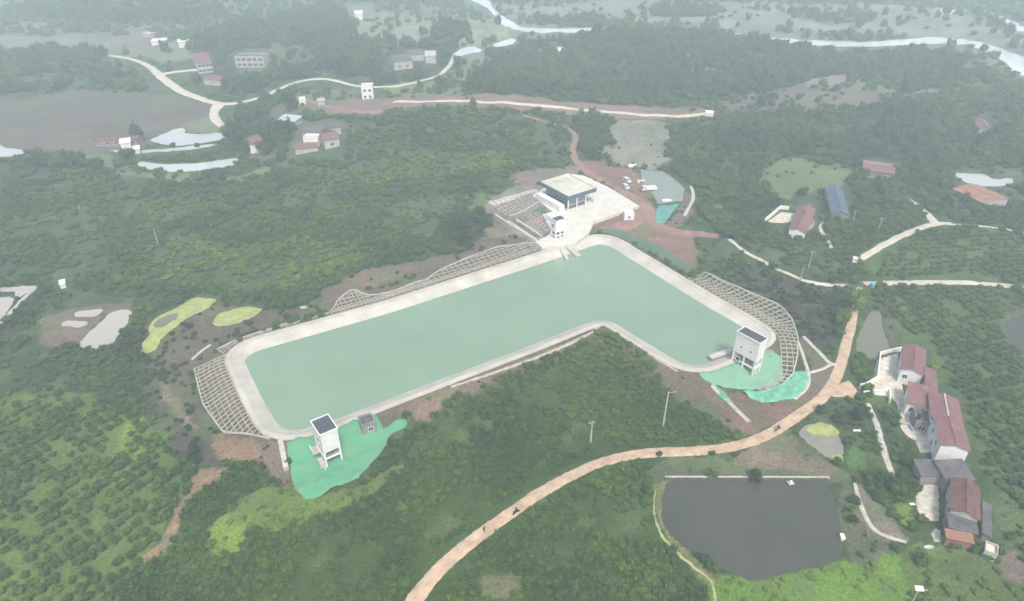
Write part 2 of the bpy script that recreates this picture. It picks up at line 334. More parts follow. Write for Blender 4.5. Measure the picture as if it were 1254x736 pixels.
# ---------------------------------------------------------------- land cover: outline in the picture, soil or grass colour, plant density, crown radius, leaf tone
BROWN=(.19,.155,.12); SOIL=(.25,.18,.13); RED=(.32,.19,.145); DUSK=(.165,.148,.12); GRASS=(.13,.19,.06); BRIGHT=(.21,.33,.05); DULL=(.10,.125,.07); PALE=(.20,.26,.14); GREYF=(.27,.27,.21)
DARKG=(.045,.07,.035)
COVER = [
 # far fields and woods
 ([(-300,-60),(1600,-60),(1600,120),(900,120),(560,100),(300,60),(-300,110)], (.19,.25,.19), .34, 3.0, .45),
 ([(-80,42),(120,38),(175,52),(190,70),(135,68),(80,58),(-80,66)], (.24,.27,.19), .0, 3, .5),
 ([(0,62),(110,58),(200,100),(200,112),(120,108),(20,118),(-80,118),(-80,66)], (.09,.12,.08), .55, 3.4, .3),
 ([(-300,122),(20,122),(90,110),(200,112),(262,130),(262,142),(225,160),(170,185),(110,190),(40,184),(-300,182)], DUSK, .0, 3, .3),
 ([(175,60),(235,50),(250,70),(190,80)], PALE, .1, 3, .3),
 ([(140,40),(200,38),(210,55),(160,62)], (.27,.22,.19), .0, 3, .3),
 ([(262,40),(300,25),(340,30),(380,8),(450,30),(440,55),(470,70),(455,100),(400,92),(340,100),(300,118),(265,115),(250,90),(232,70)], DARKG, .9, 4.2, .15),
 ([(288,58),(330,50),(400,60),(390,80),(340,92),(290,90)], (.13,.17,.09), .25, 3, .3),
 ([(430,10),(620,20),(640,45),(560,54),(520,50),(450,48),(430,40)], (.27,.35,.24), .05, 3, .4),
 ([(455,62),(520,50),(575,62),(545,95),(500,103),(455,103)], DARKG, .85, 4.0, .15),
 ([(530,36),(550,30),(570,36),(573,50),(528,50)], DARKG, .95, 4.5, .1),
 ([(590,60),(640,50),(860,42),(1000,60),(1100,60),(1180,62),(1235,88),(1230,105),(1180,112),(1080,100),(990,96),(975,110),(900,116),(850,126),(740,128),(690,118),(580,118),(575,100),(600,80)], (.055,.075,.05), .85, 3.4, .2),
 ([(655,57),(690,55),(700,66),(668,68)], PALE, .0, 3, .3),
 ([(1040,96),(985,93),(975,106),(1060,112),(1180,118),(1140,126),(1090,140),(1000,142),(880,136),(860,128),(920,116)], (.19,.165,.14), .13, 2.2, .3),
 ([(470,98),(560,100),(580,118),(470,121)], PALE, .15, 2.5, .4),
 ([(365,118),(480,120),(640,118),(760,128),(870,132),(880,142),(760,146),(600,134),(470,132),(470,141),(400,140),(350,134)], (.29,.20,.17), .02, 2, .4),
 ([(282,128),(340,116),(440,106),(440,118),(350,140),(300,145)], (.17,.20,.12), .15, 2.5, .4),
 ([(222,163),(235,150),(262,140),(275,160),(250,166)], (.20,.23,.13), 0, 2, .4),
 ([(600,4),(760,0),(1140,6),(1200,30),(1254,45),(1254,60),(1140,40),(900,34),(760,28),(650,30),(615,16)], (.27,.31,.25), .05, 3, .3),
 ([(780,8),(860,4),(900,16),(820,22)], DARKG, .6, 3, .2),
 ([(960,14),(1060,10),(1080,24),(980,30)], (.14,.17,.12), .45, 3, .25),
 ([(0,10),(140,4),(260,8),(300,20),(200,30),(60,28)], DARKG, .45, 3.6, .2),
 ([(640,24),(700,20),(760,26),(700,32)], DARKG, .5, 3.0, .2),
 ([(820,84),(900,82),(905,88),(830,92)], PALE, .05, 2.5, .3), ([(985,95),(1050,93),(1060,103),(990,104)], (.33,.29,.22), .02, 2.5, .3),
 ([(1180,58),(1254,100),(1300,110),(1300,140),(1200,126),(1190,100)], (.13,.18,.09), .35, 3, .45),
 # village on the left
 ([(-40,196),(30,196),(120,204),(180,218),(250,226),(330,214),(345,200),(290,215),(165,213),(140,190),(60,186)], (.20,.25,.14), .12, 2.2, .45),
 ([(290,120),(345,122),(360,140),(420,150),(440,170),(400,195),(330,212),(295,190),(280,150)], (.15,.15,.11), .38, 3.2, .25),
 # orchard hill
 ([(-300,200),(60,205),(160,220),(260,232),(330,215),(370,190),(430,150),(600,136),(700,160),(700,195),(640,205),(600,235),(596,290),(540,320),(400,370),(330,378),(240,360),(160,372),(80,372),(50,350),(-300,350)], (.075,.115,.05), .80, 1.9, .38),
 ([(450,195),(520,190),(600,190),(640,200),(600,212),(480,222),(350,242),(330,238)], (.085,.14,.055), .7, 1.8, .62),
 ([(-60,300),(150,240),(330,250),(200,275),(60,330)], (.08,.13,.055), .75, 1.8, .5),
 ([(160,300),(330,290),(470,300),(420,340),(300,365),(200,355)], (.08,.135,.055), .7, 1.8, .6),
 ([(475,248),(560,242),(560,262),(480,272)], (.11,.15,.075), .35, 1.4, .6),
 ([(570,238),(600,236),(605,285),(585,290)], (.15,.19,.08), .2, 1.4, .6),
 ([(535,275),(560,255),(600,262),(605,290),(580,305),(545,300)], (.07,.075,.05), .75, 2.2, .1),
 ([(690,140),(745,140),(750,200),(715,205),(700,180)], (.07,.10,.06), .75, 2.0, .3),
 ([(740,146),(822,148),(815,180),(812,207),(770,205),(740,198),(750,170)], GREYF, .03, 1.2, .5),
 ([(628,212),(660,205),(720,205),(700,216),(660,238),(625,240)], (.27,.21,.19), .04, 1.2, .4),
 # right middle ground
 ([(822,150),(900,140),(1060,132),(1254,100),(1600,100),(1600,300),(1250,285),(1130,270),(1050,320),(960,335),(890,290),(850,280),(845,220),(812,205)], (.07,.105,.055), .72, 2.4, .35),
 ([(820,170),(880,160),(950,170),(1050,165),(1060,150),(1130,150),(1140,190),(1060,205),(1000,196),(900,190)], DARKG, .85, 3.0, .2),
 ([(1070,150),(1115,140),(1150,165),(1140,190),(1090,185)], DARKG, .95, 4.2, .25),
 ([(1170,185),(1254,160),(1300,160),(1300,205),(1200,205)], DARKG, .9, 4.2, .2),
 ([(935,197),(985,192),(1000,203),(1042,203),(1044,222),(1000,232),(965,245),(925,236)], (.17,.24,.10), .06, 1.4, .6),
 ([(1150,205),(1280,203),(1290,235),(1170,232)], (.10,.13,.08), .25, 1.6, .4),
 ([(900,280),(960,285),(1040,285),(1045,320),(1015,342),(985,338),(940,318)], (.08,.13,.05), .7, 1.7, .5),
 ([(1055,320),(1080,308),(1145,278),(1254,285),(1500,300),(1500,346),(1254,346),(1180,342),(1060,342)], (.095,.16,.05), .08, .9, .42),
 ([(1150,295),(1254,300),(1254,320),(1130,322)], (.12,.19,.06), .05, 1.0, .6),
 # building site
 ([(705,195),(745,205),(770,205),(786,215),(805,245),(802,275),(850,283),(880,288),(856,335),(820,318),(760,283),(722,290),(730,270),(785,252),(745,228),(712,212)], RED, .0, 1, .3),
 ([(830,222),(850,235),(848,260),(835,275),(808,276),(838,250)], (.22,.17,.14), .1, 1, .3),
 ([(600,236),(665,225),(700,240),(690,300),(655,305),(630,300),(610,290),(598,262)], (.30,.28,.23), .0, 1, .3),
 ([(592,262),(612,270),(640,290),(650,303),(585,325),(560,325),(600,300)], (.24,.22,.15), .08, 1, .5),
 ([(852,285),(890,290),(905,315),(880,335),(855,335)], (.08,.125,.06), .4, 1.4, .4),
 # ground around the reservoir
 ([(180,385),(290,372),(330,378),(400,372),(480,330),(560,310),(600,285),(655,300),(560,330),(440,372),(280,432),(236,450),(240,500),(200,470),(170,440)], (.155,.135,.10), .28, 1.3, .25),
 ([(395,352),(440,335),(500,320),(520,330),(440,358),(400,378)], (.23,.17,.13), .06, 1, .3),
 ([(855,335),(900,320),(950,340),(1030,352),(1035,400),(1000,430),(985,445),(960,375),(900,340)], (.085,.085,.065), .62, 1.5, .12),
 ([(978,405),(1010,440),(1030,455),(1005,485),(965,510),(930,515),(930,500),(975,480),(990,450)], (.20,.165,.13), .06, 1, .3),
 ([(40,392),(75,378),(130,372),(170,372),(160,382),(120,382),(125,388),(108,404),(96,425),(70,432),(45,425),(50,405)], (.21,.17,.125), .06, .9, .4),
 ([(-300,350),(50,350),(60,372),(30,420),(-300,440)], (.065,.09,.05), .6, 1.7, .3),
 ([(60,352),(140,355),(160,372),(75,380),(40,395)], (.08,.13,.055), .5, 1.5, .5),
 ([(150,400),(172,400),(170,440),(140,440),(135,425)], (.07,.08,.055), .7, 1.6, .2),
 ([(-300,440),(30,425),(170,440),(240,505),(220,540),(150,540),(80,480),(-300,500)], (.07,.105,.05), .7, 1.4, .45),
 ([(-300,500),(80,480),(150,500),(215,540),(230,590),(200,650),(165,700),(130,760),(-300,760)], (.135,.22,.045), .0, 1.1, .4),
 ([(150,520),(180,505),(170,560),(150,590),(130,600)], BRIGHT, .0, 1.1, .8),
 ([(170,470),(215,460),(250,500),(285,535),(300,560),(240,570),(200,545),(195,500)], (.12,.115,.085), .35, 1.2, .15),
 ([(262,528),(330,540),(325,562),(285,565),(258,548)], (.37,.24,.145), .03, .8, .4),
 ([(240,574),(290,570),(282,595),(245,612),(225,650),(205,680),(165,702),(160,695),(195,668),(215,630),(228,595)], (.34,.235,.14), .03, .7, .5),
 ([(205,465),(215,495),(245,530),(240,536),(205,500),(196,470)], (.30,.235,.18), .0, .7, .4),
 ([(330,535),(352,540),(362,600),(345,605),(335,575),(318,560)], (.22,.18,.14), .1, .8, .3),
 ([(220,660),(240,600),(300,560),(350,600),(420,610),(520,560),(560,500),(640,500),(700,400),(745,400),(800,445),(860,470),(905,520),(880,548),(740,555),(690,575),(620,630),(540,690),(500,760),(150,760)], (.065,.115,.025), .97, 1.45, .40),
 ([(340,590),(420,612),(500,560),(470,600),(400,640),(270,650),(300,610)], (.16,.25,.05), .45, 1.0, .75),
 ([(260,640),(300,622),(300,680),(262,680)], BRIGHT, .2, 1.0, .85),
 ([(500,470),(640,430),(715,395),(735,398),(650,445),(600,465),(535,500),(500,516),(480,508)], (.20,.165,.125), .1, .9, .3),
 ([(520,478),(560,468),(565,480),(545,498),(520,495)], (.13,.20,.06), .2, .9, .8),
 ([(500,500),(545,480),(540,512),(505,520)], (.26,.19,.13), .0, .9, .3),
 ([(760,400),(840,452),(870,470),(910,510),(925,512),(905,538),(880,520),(820,480),(800,450)], (.17,.14,.105), .10, 1, .3),
 ([(855,470),(890,480),(960,495),(1000,480),(990,500),(940,525),(905,530)], (.25,.165,.12), .0, 1, .3),
 ([(500,745),(530,700),(620,640),(700,585),(790,562),(806,575),(803,620),(815,660),(860,700),(875,760),(500,760)], (.065,.115,.025), .97, 1.5, .46),
 ([(585,705),(645,700),(640,730),(590,735)], (.17,.18,.08), .0, 1, .5),
 # around the grey pond
 ([(795,560),(980,555),(1036,577),(1040,590),(815,584),(800,600)], (.15,.19,.09), .04, .8, .6),
 ([(905,548),(945,530),(972,530),(1012,562),(1035,580),(905,574)], (.25,.20,.14), .0, .8, .6),
 ([(970,538),(985,535),(1000,560),(985,565)], (.12,.10,.08), .0, .8, .6),
 ([(800,585),(815,588),(812,640),(838,670),(870,700),(905,714),(960,708),(1005,700),(1040,690),(1000,720),(880,722),(850,705),(805,650),(798,610)], (.24,.25,.10), .08, .7, .8),
 ([(862,745),(866,700),(1035,690),(1060,670),(1130,690),(1130,760),(862,760)], (.17,.31,.04), .42, .85, .85),
 ([(1023,590),(1045,590),(1055,640),(1100,670),(1060,690),(1035,690),(1030,640)], (.14,.15,.09), .35, .9, .4),
 ([(1050,590),(1062,600),(1085,625),(1100,650),(1112,664),(1070,662),(1052,635),(1048,600)], (.26,.22,.18), .0, .8, .6),
 ([(1060,480),(1090,480),(1130,540),(1128,590),(1100,600),(1075,560),(1040,525),(1035,500)], (.07,.11,.05), .65, 1.5, .4),
 ([(1037,548),(1060,548),(1058,580),(1037,578)], (.10,.21,.06), .0, .6, .8),
 ([(985,495),(1030,490),(1060,500),(1065,548),(1038,548),(1030,520),(1000,516)], (.08,.11,.05), .45, 1.4, .35),
 ([(1095,620),(1118,618),(1126,650),(1108,648)], BRIGHT, .3, .8, .9),
 ([(1060,480),(1108,494),(1100,510),(1060,490)], (.10,.19,.05), .2, .8, .7),
 ([(1090,660),(1215,680),(1225,690),(1254,700),(1300,760),(1120,760)], (.13,.20,.05), .5, 1.0, .6),
 ([(1140,680),(1222,680),(1215,708),(1140,706)], (.10,.16,.05), .1, .7, .6),
 ([(1222,672),(1262,672),(1262,712),(1240,712),(1225,700)], (.25,.20,.16), .0, 1.0, .6),
 # orchard on the right
 ([(1085,352),(1254,356),(1500,360),(1500,760),(1254,690),(1225,660),(1215,600),(1195,550),(1175,490),(1150,455),(1140,420),(1100,420)], (.095,.16,.05), .12, .9, .42),
 ([(1205,372),(1300,372),(1300,450),(1240,440),(1212,415)], (.13,.16,.09), .1, 1.0, .5),
 ([(1085,370),(1100,385),(1100,425),(1085,440),(1078,400)], (.12,.12,.08), .4, 1.2, .3),
 ([(1225,600),(1262,590),(1300,640),(1300,680),(1240,680)], (.12,.19,.06), .35, 1.0, .7),
]
COV_W = []
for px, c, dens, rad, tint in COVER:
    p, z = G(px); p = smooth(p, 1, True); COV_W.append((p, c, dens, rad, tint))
DEF = ((.07,.115,.04), .7, 1.8, .4)
def cover_at(x, y, soft=True):
    sc = .35 + .012 * np.clip(y, 0, 700)
    jx = (fbm(x, y, 7, 21, 2) - .5) * sc * 2.2; jy = (fbm(x, y, 7, 22, 2) - .5) * sc * 2.2
    jx = jx + (fbm(x, y, 1.8, 31, 2) - .5) * sc; jy = jy + (fbm(x, y, 1.8, 32, 2) - .5) * sc
    X = x + jx; Y = y + jy
    c = np.tile(np.array(DEF[0]), (len(x), 1)); pr = np.tile(np.array(DEF[1:]), (len(x), 1)); idx = np.full(len(x), -1)
    for k, (p, cc, dens, rad, tint) in enumerate(COV_W):
        m = pip(X, Y, p); c[m] = cc; pr[m] = (dens, rad, tint); idx[m] = k
    return c, pr, idx
def finger(k): return COV_W[k]

# ---------------------------------------------------------------- ground sheet
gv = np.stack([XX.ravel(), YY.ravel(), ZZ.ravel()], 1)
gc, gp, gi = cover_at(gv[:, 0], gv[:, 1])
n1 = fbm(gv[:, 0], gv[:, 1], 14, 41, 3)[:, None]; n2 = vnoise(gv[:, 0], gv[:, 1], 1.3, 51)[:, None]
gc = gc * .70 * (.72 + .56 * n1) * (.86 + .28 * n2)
# grass creeping over bare soil in patches
k = np.clip((fbm(gv[:, 0], gv[:, 1], 5, 61, 3)[:, None] - .56) * 7, 0, 1) * .55
gc = gc * (1 - k) + np.array([.10, .14, .055]) * k
dr = near_dist(gv[:, 0], gv[:, 1], RIM, 12); k = np.clip(1.25 - dr / (3.5 + 5 * fbm(gv[:, 0], gv[:, 1], 11, 66, 2)), 0, 1)[:, None] * (.45 + .5 * n2)
gc = gc * (1 - k) + np.array([.155, .122, .092]) * (.7 + .6 * n1) * k
ny, nx = XX.shape
ii = (np.arange(ny - 1)[:, None] * nx + np.arange(nx - 1)[None, :]).ravel()
quads = np.stack([ii, ii + 1, ii + nx + 1, ii + nx], 1).astype(np.int32)
me = bpy.data.meshes.new('ground'); me.vertices.add(len(gv)); me.vertices.foreach_set('co', gv.ravel().astype(np.float32))
me.loops.add(len(quads) * 4); me.loops.foreach_set('vertex_index', quads.ravel()); me.polygons.add(len(quads))
me.polygons.foreach_set('loop_start', np.arange(0, len(quads) * 4, 4, dtype=np.int32)); me.polygons.foreach_set('loop_total', np.full(len(quads), 4, np.int32))
me.update(); me.polygons.foreach_set('use_smooth', np.ones(len(quads), bool))
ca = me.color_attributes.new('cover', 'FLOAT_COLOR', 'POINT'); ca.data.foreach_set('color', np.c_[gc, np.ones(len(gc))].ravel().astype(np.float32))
gm = bpy.data.materials.new('ground_cover'); gm.use_nodes = True; t = gm.node_tree; b = t.nodes['Principled BSDF']
b.inputs['Roughness'].default_value = .95; b.inputs['Specular IOR Level'].default_value = .1
at = t.nodes.new('ShaderNodeAttribute'); at.attribute_name = 'cover'
ge = t.nodes.new('ShaderNodeNewGeometry'); no = t.nodes.new('ShaderNodeTexNoise'); no.inputs['Scale'].default_value = 1.7; no.inputs['Detail'].default_value = 7; no.inputs['Roughness'].default_value = .7
t.links.new(ge.outputs['Position'], no.inputs['Vector'])
mr = t.nodes.new('ShaderNodeMapRange'); mr.inputs[1].default_value = .3; mr.inputs[2].default_value = .7; mr.inputs[3].default_value = .5; mr.inputs[4].default_value = 1.5
t.links.new(no.outputs[0], mr.inputs[0])
mx = t.nodes.new('ShaderNodeVectorMath'); mx.operation = 'SCALE'; t.links.new(at.outputs[0], mx.inputs[0]); t.links.new(mr.outputs[0], mx.inputs['Scale']); t.links.new(mx.outputs[0], b.inputs['Base Color'])
bp = t.nodes.new('ShaderNodeBump'); bp.inputs['Distance'].default_value = .4; bp.inputs['Strength'].default_value = .8; t.links.new(no.outputs[0], bp.inputs['Height']); t.links.new(bp.outputs[0], b.inputs['Normal'])
me.materials.append(gm); go = bpy.data.objects.new('ground', me); COL.objects.link(go); tag(go, 'rolling ground of orchards, fields and bare soil', kind='structure')

# ---------------------------------------------------------------- reservoir: water, sloping liner, crest path
def ring(name, A, za, B, zb, m, sub=1):
    n = len(A); V = []; F = []
    for k in range(sub + 1):
        f = k / sub; z = za * (1 - f) + zb * f
        V += [(A[i][0] * (1-f) + B[i][0] * f, A[i][1] * (1-f) + B[i][1] * f, z) for i in range(n)]
    for k in range(sub):
        for i in range(n): j = (i + 1) % n; F.append((k*n+i, k*n+j, (k+1)*n+j, (k+1)*n+i))
    return V, F
def fan(name, P, z, m):
    o = mesh_obj(name, [(p[0], p[1], z) for p in P], [tuple(range(len(P)))], m); return o
WIN = WAT - WN * .9
W2 = WAT + WN * .25
fan('reservoir_water', W2, W_Z, M['w_res']); tag(bpy.data.objects['reservoir_water'], 'milky green water filling the L shaped reservoir', kind='structure')
CRI = WAT + WN * SLOPE_W
V, F = ring('', WIN, W_Z - .45, CRI, 0.0, None, 4); F = [f[::-1] for f in F]
# expansion joints: the slope is cast in panels, each a slab separated by a recessed joint
tag(mesh_obj('reservoir_liner', V, [f[::-1] for f in F], M['liner']), 'sloping pale concrete lining of the reservoir', kind='structure')
V, F = ring('', CRI, 0.0, CRI + WN * .0, .16, None); n = len(CRI)
rows = [(CRI, 0.0), (CRI, .14), (CRI + WN * .22, .14), (CRI + WN * .22, .04), (RIM - WN * .1, .04), (RIM - WN*.1, .10), (RIM + WN * .1, .10), (RIM + WN * .1, -1.0)]
V = []; F = []
for P, z in rows: V += [(p[0], p[1], z) for p in P]
for k in range(len(rows) - 1):
    for i in range(n): j = (i + 1) % n; F.append((k*n+i, k*n+j, (k+1)*n+j, (k+1)*n+i))
tag(mesh_obj('reservoir_path', V, F, M['liner']), 'pale concrete crest path with kerb round the reservoir', kind='structure')
# panel joint battens on the slope (real relief, too fine to be single parts)
mb = MB(); stp = 5
for i in range(0, n, stp):
    a = WIN[i]; c = CRI[i]; tdir = np.array([-WN[i][1], WN[i][0]]) * .06
    za = W_Z - .45
    mb.hexa([(*(a - tdir), za), (*(a + tdir), za), (*(c + tdir), 0), (*(c - tdir), 0)], [(*(a - tdir), za+.03), (*(a + tdir), za+.03), (*(c + tdir), .03), (*(c - tdir), .03)])
tag(mb.build('liner_joints', M['kerb']), 'joint strips across the concrete lining of the reservoir', kind='stuff')

for nm, P, zl, mt, drop in POND_W:
    o = fan(nm, P + 0, zl, M[mt]); tag(o, kind='structure')
def weed(px, zl, m, label):
    P = at_z(px, zl); P = resample(smooth(resample(P, 2.5, True), 2, True), .7, True); NN = normals(P, True); P = P + NN * ((fbm(P[:, 0], P[:, 1], 1.6, 19, 3) - .5) * 1.6)[:, None]
    tag(fan('duckweed', P, zl, M[m]), label, kind='stuff')
zw = POND_W[14][2] + .03
weed([(983,526),(998,517),(1024,521),(1031,533),(1022,537),(1010,531),(990,532)], zw, 'w_weed', 'yellow green duckweed along the top of the overgrown pond')
weed([(1014,560),(1026,553),(1033,555),(1033,573),(1020,566)], zw, 'w_weed', 'yellow green duckweed in the lower corner of the overgrown pond')
weed([(186,396),(200,388),(222,381),(216,390),(200,401),(190,402)], POND_W[7][2] + .03, 'w_olive', 'grey green gap in the duckweed of the long pond')
LBL = ['grey fish pond with a straight stone edge at the lower right', 'narrow olive pond beside the dirt road', 'grey pond cut by the right edge of the photo', 'pale pond at the left edge',
 'pale silty pond with the slanting outline', 'lower of two small pale ponds', 'upper of two small pale ponds', 'long yellow duckweed pond', 'smaller oval duckweed pond', 'bright flooded field below the village road',
 'bright narrow ditch below the flooded field', 'bright crescent shaped pool near the village', 'bright pool at the left edge', 'bright pond behind the orange roofed house', 'grey and yellow half overgrown pond beside the dirt road']
for o, l in zip([o for o in COL.objects if o.name.startswith('pond_water')], LBL): o['label'] = l

# ---------------------------------------------------------------- roads and paths
EXC = []          # world outlines kept free of plants
def ribbon(name, px, width, m, label, lift=.09, rag=.12, thing=False, edges=None):
    p, z = G(px); wd = np.interp(np.linspace(0, 1, 50), np.linspace(0, 1, len(width)), width) if np.ndim(width) else np.full(50, float(width))
    p = smooth(p, 2); dist = p[:, 1].mean(); step = .7 if dist < 300 else 2.0; p = resample(p, step); n = len(p); N = normals(p)
    wv = np.interp(np.linspace(0, 1, n), np.linspace(0, 1, 50), wd)
    el = wv / 2 * (1 + rag * (rng.random(n) - .5) * 2); er = wv / 2 * (1 + rag * (rng.random(n) - .5) * 2)
    V = []; F = []; K = [-1, -.6, -.2, .2, .6, 1]
    for i in range(n):
        for kk in K:
            q = p[i] + N[i] * (kk * (er[i] if kk > 0 else el[i])); V.append([q[0], q[1], 0])
    V = np.array(V); V[:, 2] = H(V[:, 0], V[:, 1]) + lift
    V = V.reshape(n, 6, 3); sag = V[:, [0, 5], 2].copy()
    V[:, [0, 5], 2] -= lift + .06
    V = V.reshape(-1, 3)
    for i in range(n - 1):
        for c in range(5): F.append((i*6+c, i*6+c+1, (i+1)*6+c+1, (i+1)*6+c))
    o = mesh_obj(name, V, [f[::-1] for f in F], m, smooth=True); tag(o, label, kind='structure')
    EXC.append(np.vstack([p - N * (wv / 2)[:, None], (p + N * (wv / 2)[:, None])[::-1]]))
    return p
MAIN = ribbon('dirt_road', [(488,765),(500,745),(522,715),(547,688),(575,665),(600,646),(630,625),(660,604),(700,582),(735,566),(770,557),(810,553),(860,552),(905,546),(940,533),(970,514),(990,500),(1008,487),(1022,468),(1032,440),(1038,415),(1043,398),(1045,384),(1049,366),(1054,352)],
  [3.6,3.3,3.2,3.3,3.3,3.2,3.0,2.4], M['road'], 'long pink dirt road sweeping past the reservoir', rag=.07)
ribbon('concrete_road', [(1058,347),(1085,347),(1120,346),(1160,346),(1200,347),(1254,352),(1320,358)], 3.0, M['paleroad'], 'pale road running to the right edge')
ribbon('concrete_road', [(1049,321),(1056,316),(1075,304),(1105,288),(1130,278),(1145,274),(1166,274)], [2.6,3.2,3.4,3.0], M['paleroad'], 'pale road climbing to the fork among the fields')
ribbon('concrete_road', [(1146,274),(1140,266),(1132,258),(1122,250),(1113,244)], [4,2.8,2.2], M['paleroad'], 'short pale branch road ending at the trees')
ribbon('footpath', [(1166,275),(1190,275),(1215,279),(1235,281),(1270,287)], 1.6, M['paleroad'], 'thin pale path going right from the fork', rag=.5)
ribbon('footpath', [(1042,350),(1022,350),(1000,347),(982,343),(960,333),(938,322),(918,312),(905,303),(893,293)], [2.0,2.0,1.7,1.6], M['paleroad'], 'curving pale path along the dark scrub', rag=.25)
ribbon('red_dirt_road', [(640,141),(660,147),(690,154),(702,161),(706,169),(701,182),(703,195),(715,208),(735,220),(765,235),(790,250),(797,266),(812,281),(845,286),(880,289)], [2,2,3,3.4,4.5,6,7,6,3.5], M['redroad'], 'red dirt road winding past the pump building')
ribbon('construction_track', [(790,262),(770,275),(735,282)], [6,7,4], M['redroad'], 'red earth track beneath the concrete yard', lift=.07)
ribbon('village_road', [(482,125),(540,124),(590,125),(640,128),(700,133),(760,138),(815,142),(850,141),(870,138)], [3.5,4.2,4.6,4.6,4.4,3.5], M['paleroad'], 'pale straight road crossing the valley', lift=.25)
ribbon('village_road', [(134,68),(165,73),(184,81),(200,97),(220,111),(245,121),(270,128),(295,126),(325,118),(345,107),(370,98),(395,96),(420,101),(440,106),(470,107),(500,103),(530,96),(544,88),(553,76),(560,66)], [3,4,6,6,5,3.4,3.4,3.2,3,3,3.5], M['paleroad'], 'pale village road curving across the valley', lift=.3)
ribbon('village_road', [(268,128),(264,134),(261,140),(265,148),(273,155)], [7,5,5,4], M['paleroad'], 'short pale branch hooking below the junction', lift=.3)
ribbon('village_road', [(198,91),(215,88),(235,86),(248,85)], 4.5, M['paleroad'], 'pale driveway to the village house', lift=.3)
ribbon('village_road', [(372,122),(400,130),(420,135),(445,137),(470,137)], 4, M['redroad'], 'reddish track below the valley road', lift=.3)
ribbon('footpath', [(1063,494),(1070,510),(1077,530),(1083,555),(1090,575),(1104,597)], [1.2,1.5,1.6,1.2], M['kerb'], 'curving concrete footpath beside the garden', lift=.12)
ribbon('footpath', [(1047,592),(1051,610),(1058,628),(1066,645),(1080,655),(1110,664)], [.9,1.1,.9], M['kerb'], 'narrow path bordering the bare garden plot')
ribbon('footpath', [(803,600),(800,617),(803,640),(812,660),(832,680),(854,698),(870,708),(875,722),(876,738)], [.3,.6,.9,.5], M['bankpath'], 'thin earth path along the left bank of the grey pond', rag=.5)
ribbon('footpath', [(977,418),(984,436),(990,455),(991,470),(984,480),(972,489)], 1.0, M['kerb'], 'concrete kerb path round the net behind the lattice', lift=.2, rag=.02)
ribbon('footpath', [(984,412),(1000,428),(1015,445),(1026,447)], 1.2, M['kerb'], 'pale track joining the lattice corner to the dirt road')
ribbon('footpath', [(990,457),(1005,453),(1018,446)], 1.0, M['kerb'], 'short concrete strip between net and dirt road', lift=.15)
ribbon('footpath', [(234,441),(245,431),(258,422)], .8, M['kerb'], 'pale kerb strip above the left lattice', lift=.2, rag=.02)
ribbon('footpath', [(872,472),(890,488),(905,505),(918,517)], 1.3, M['offwhite'], 'concrete drain running down to the dirt road', lift=.2, rag=.02)
ribbon('footpath', [(846,228),(850,240),(845,252),(838,265)], 1.4, M['kerb'], 'curved pale kerb beside the grey net', lift=.2, rag=.05)
ribbon('footpath', [(552,474),(600,458),(650,441),(700,420),(735,402),(750,400),(775,420),(800,437),(830,455)], [.8,1,.8], M['beam'], 'broken stone footing below the reservoir crest', lift=.15, rag=.4)
ribbon('footpath', [(1020,306),(1012,292),(1003,278),(1010,272)], 1.6, M['kerb'], 'faint path beside the blue roofed house')

# ---------------------------------------------------------------- slabs, yards and nets
def drape(name, px, m, label, cat=None, lift=.12, kind='structure', wr=0.0, cell=.7, skirt=True, flat=None, thick=.25, edge=.25):
    p, z = G(px) if flat is None else (at_z(px, flat), None)
    if flat is None and edge: p = resample(p, 1.2, True); p = p + (rng.random(p.shape) - .5) * edge
    EXC.append(np.array(p))
    if flat is not None:
        mb = MB(); n = len(p)
        if area(p) < 0: p = p[::-1]
        mb.v = [(q[0], q[1], flat) for q in p] + [(q[0], q[1], flat - thick) for q in p]
        mb.f = [tuple(range(n))] + [(i, n + i, n + (i+1) % n, (i+1) % n) for i in range(n)]
        o = mb.build(name, m); return tag(o, label, cat, kind=None if cat else kind)
    import bmesh
    bm = bmesh.new(); vs_ = [bm.verts.new((q[0], q[1], 0)) for q in p]; bm.faces.new(vs_)
    lo = p.min(0); hi = p.max(0)
    for ax in (0, 1):
        for c in np.arange(lo[ax] + cell * .6, hi[ax], cell):
            no_ = Vector((1, 0, 0)) if ax == 0 else Vector((0, 1, 0))
            bmesh.ops.bisect_plane(bm, geom=bm.verts[:] + bm.edges[:] + bm.faces[:], plane_co=no_ * float(c), plane_no=no_)
    bm.verts.index_update(); co = np.array([v.co[:2] for v in bm.verts])
    h = H(co[:, 0], co[:, 1]) + lift + wr * np.maximum(0, fbm(co[:, 0], co[:, 1], 1.9, 5, 2) - .35) * 1.3
    be = np.array([v.is_boundary for v in bm.verts]); h = np.where(be, h - lift - .06, h)
    for v, hh in zip(bm.verts, h): v.co.z = hh
    me = bpy.data.meshes.new(name); bmesh.ops.recalc_face_normals(bm, faces=bm.faces); bm.to_mesh(me); bm.free()
    if me.polygons and sum(pp.normal.z for pp in me.polygons) < 0: me.flip_normals()
    me.polygons.foreach_set('use_smooth', [True] * len(me.polygons)); me.materials.append(m)
    o = bpy.data.objects.new(name, me); COL.objects.link(o); return tag(o, label, cat, kind=None if cat else kind)
drape('dust_net', [(351,540),(360,539),(373,535),(390,528),(412,518),(432,510),(448,505),(462,510),(470,525),(488,513),(500,515),(498,523),(477,535),(470,550),(454,568),(439,586),(420,594),(405,599),(395,607),(375,613),(361,599),(356,580),(353,560)], M['net'], 'green dust net spread round the left valve tower', 'net', wr=.8)
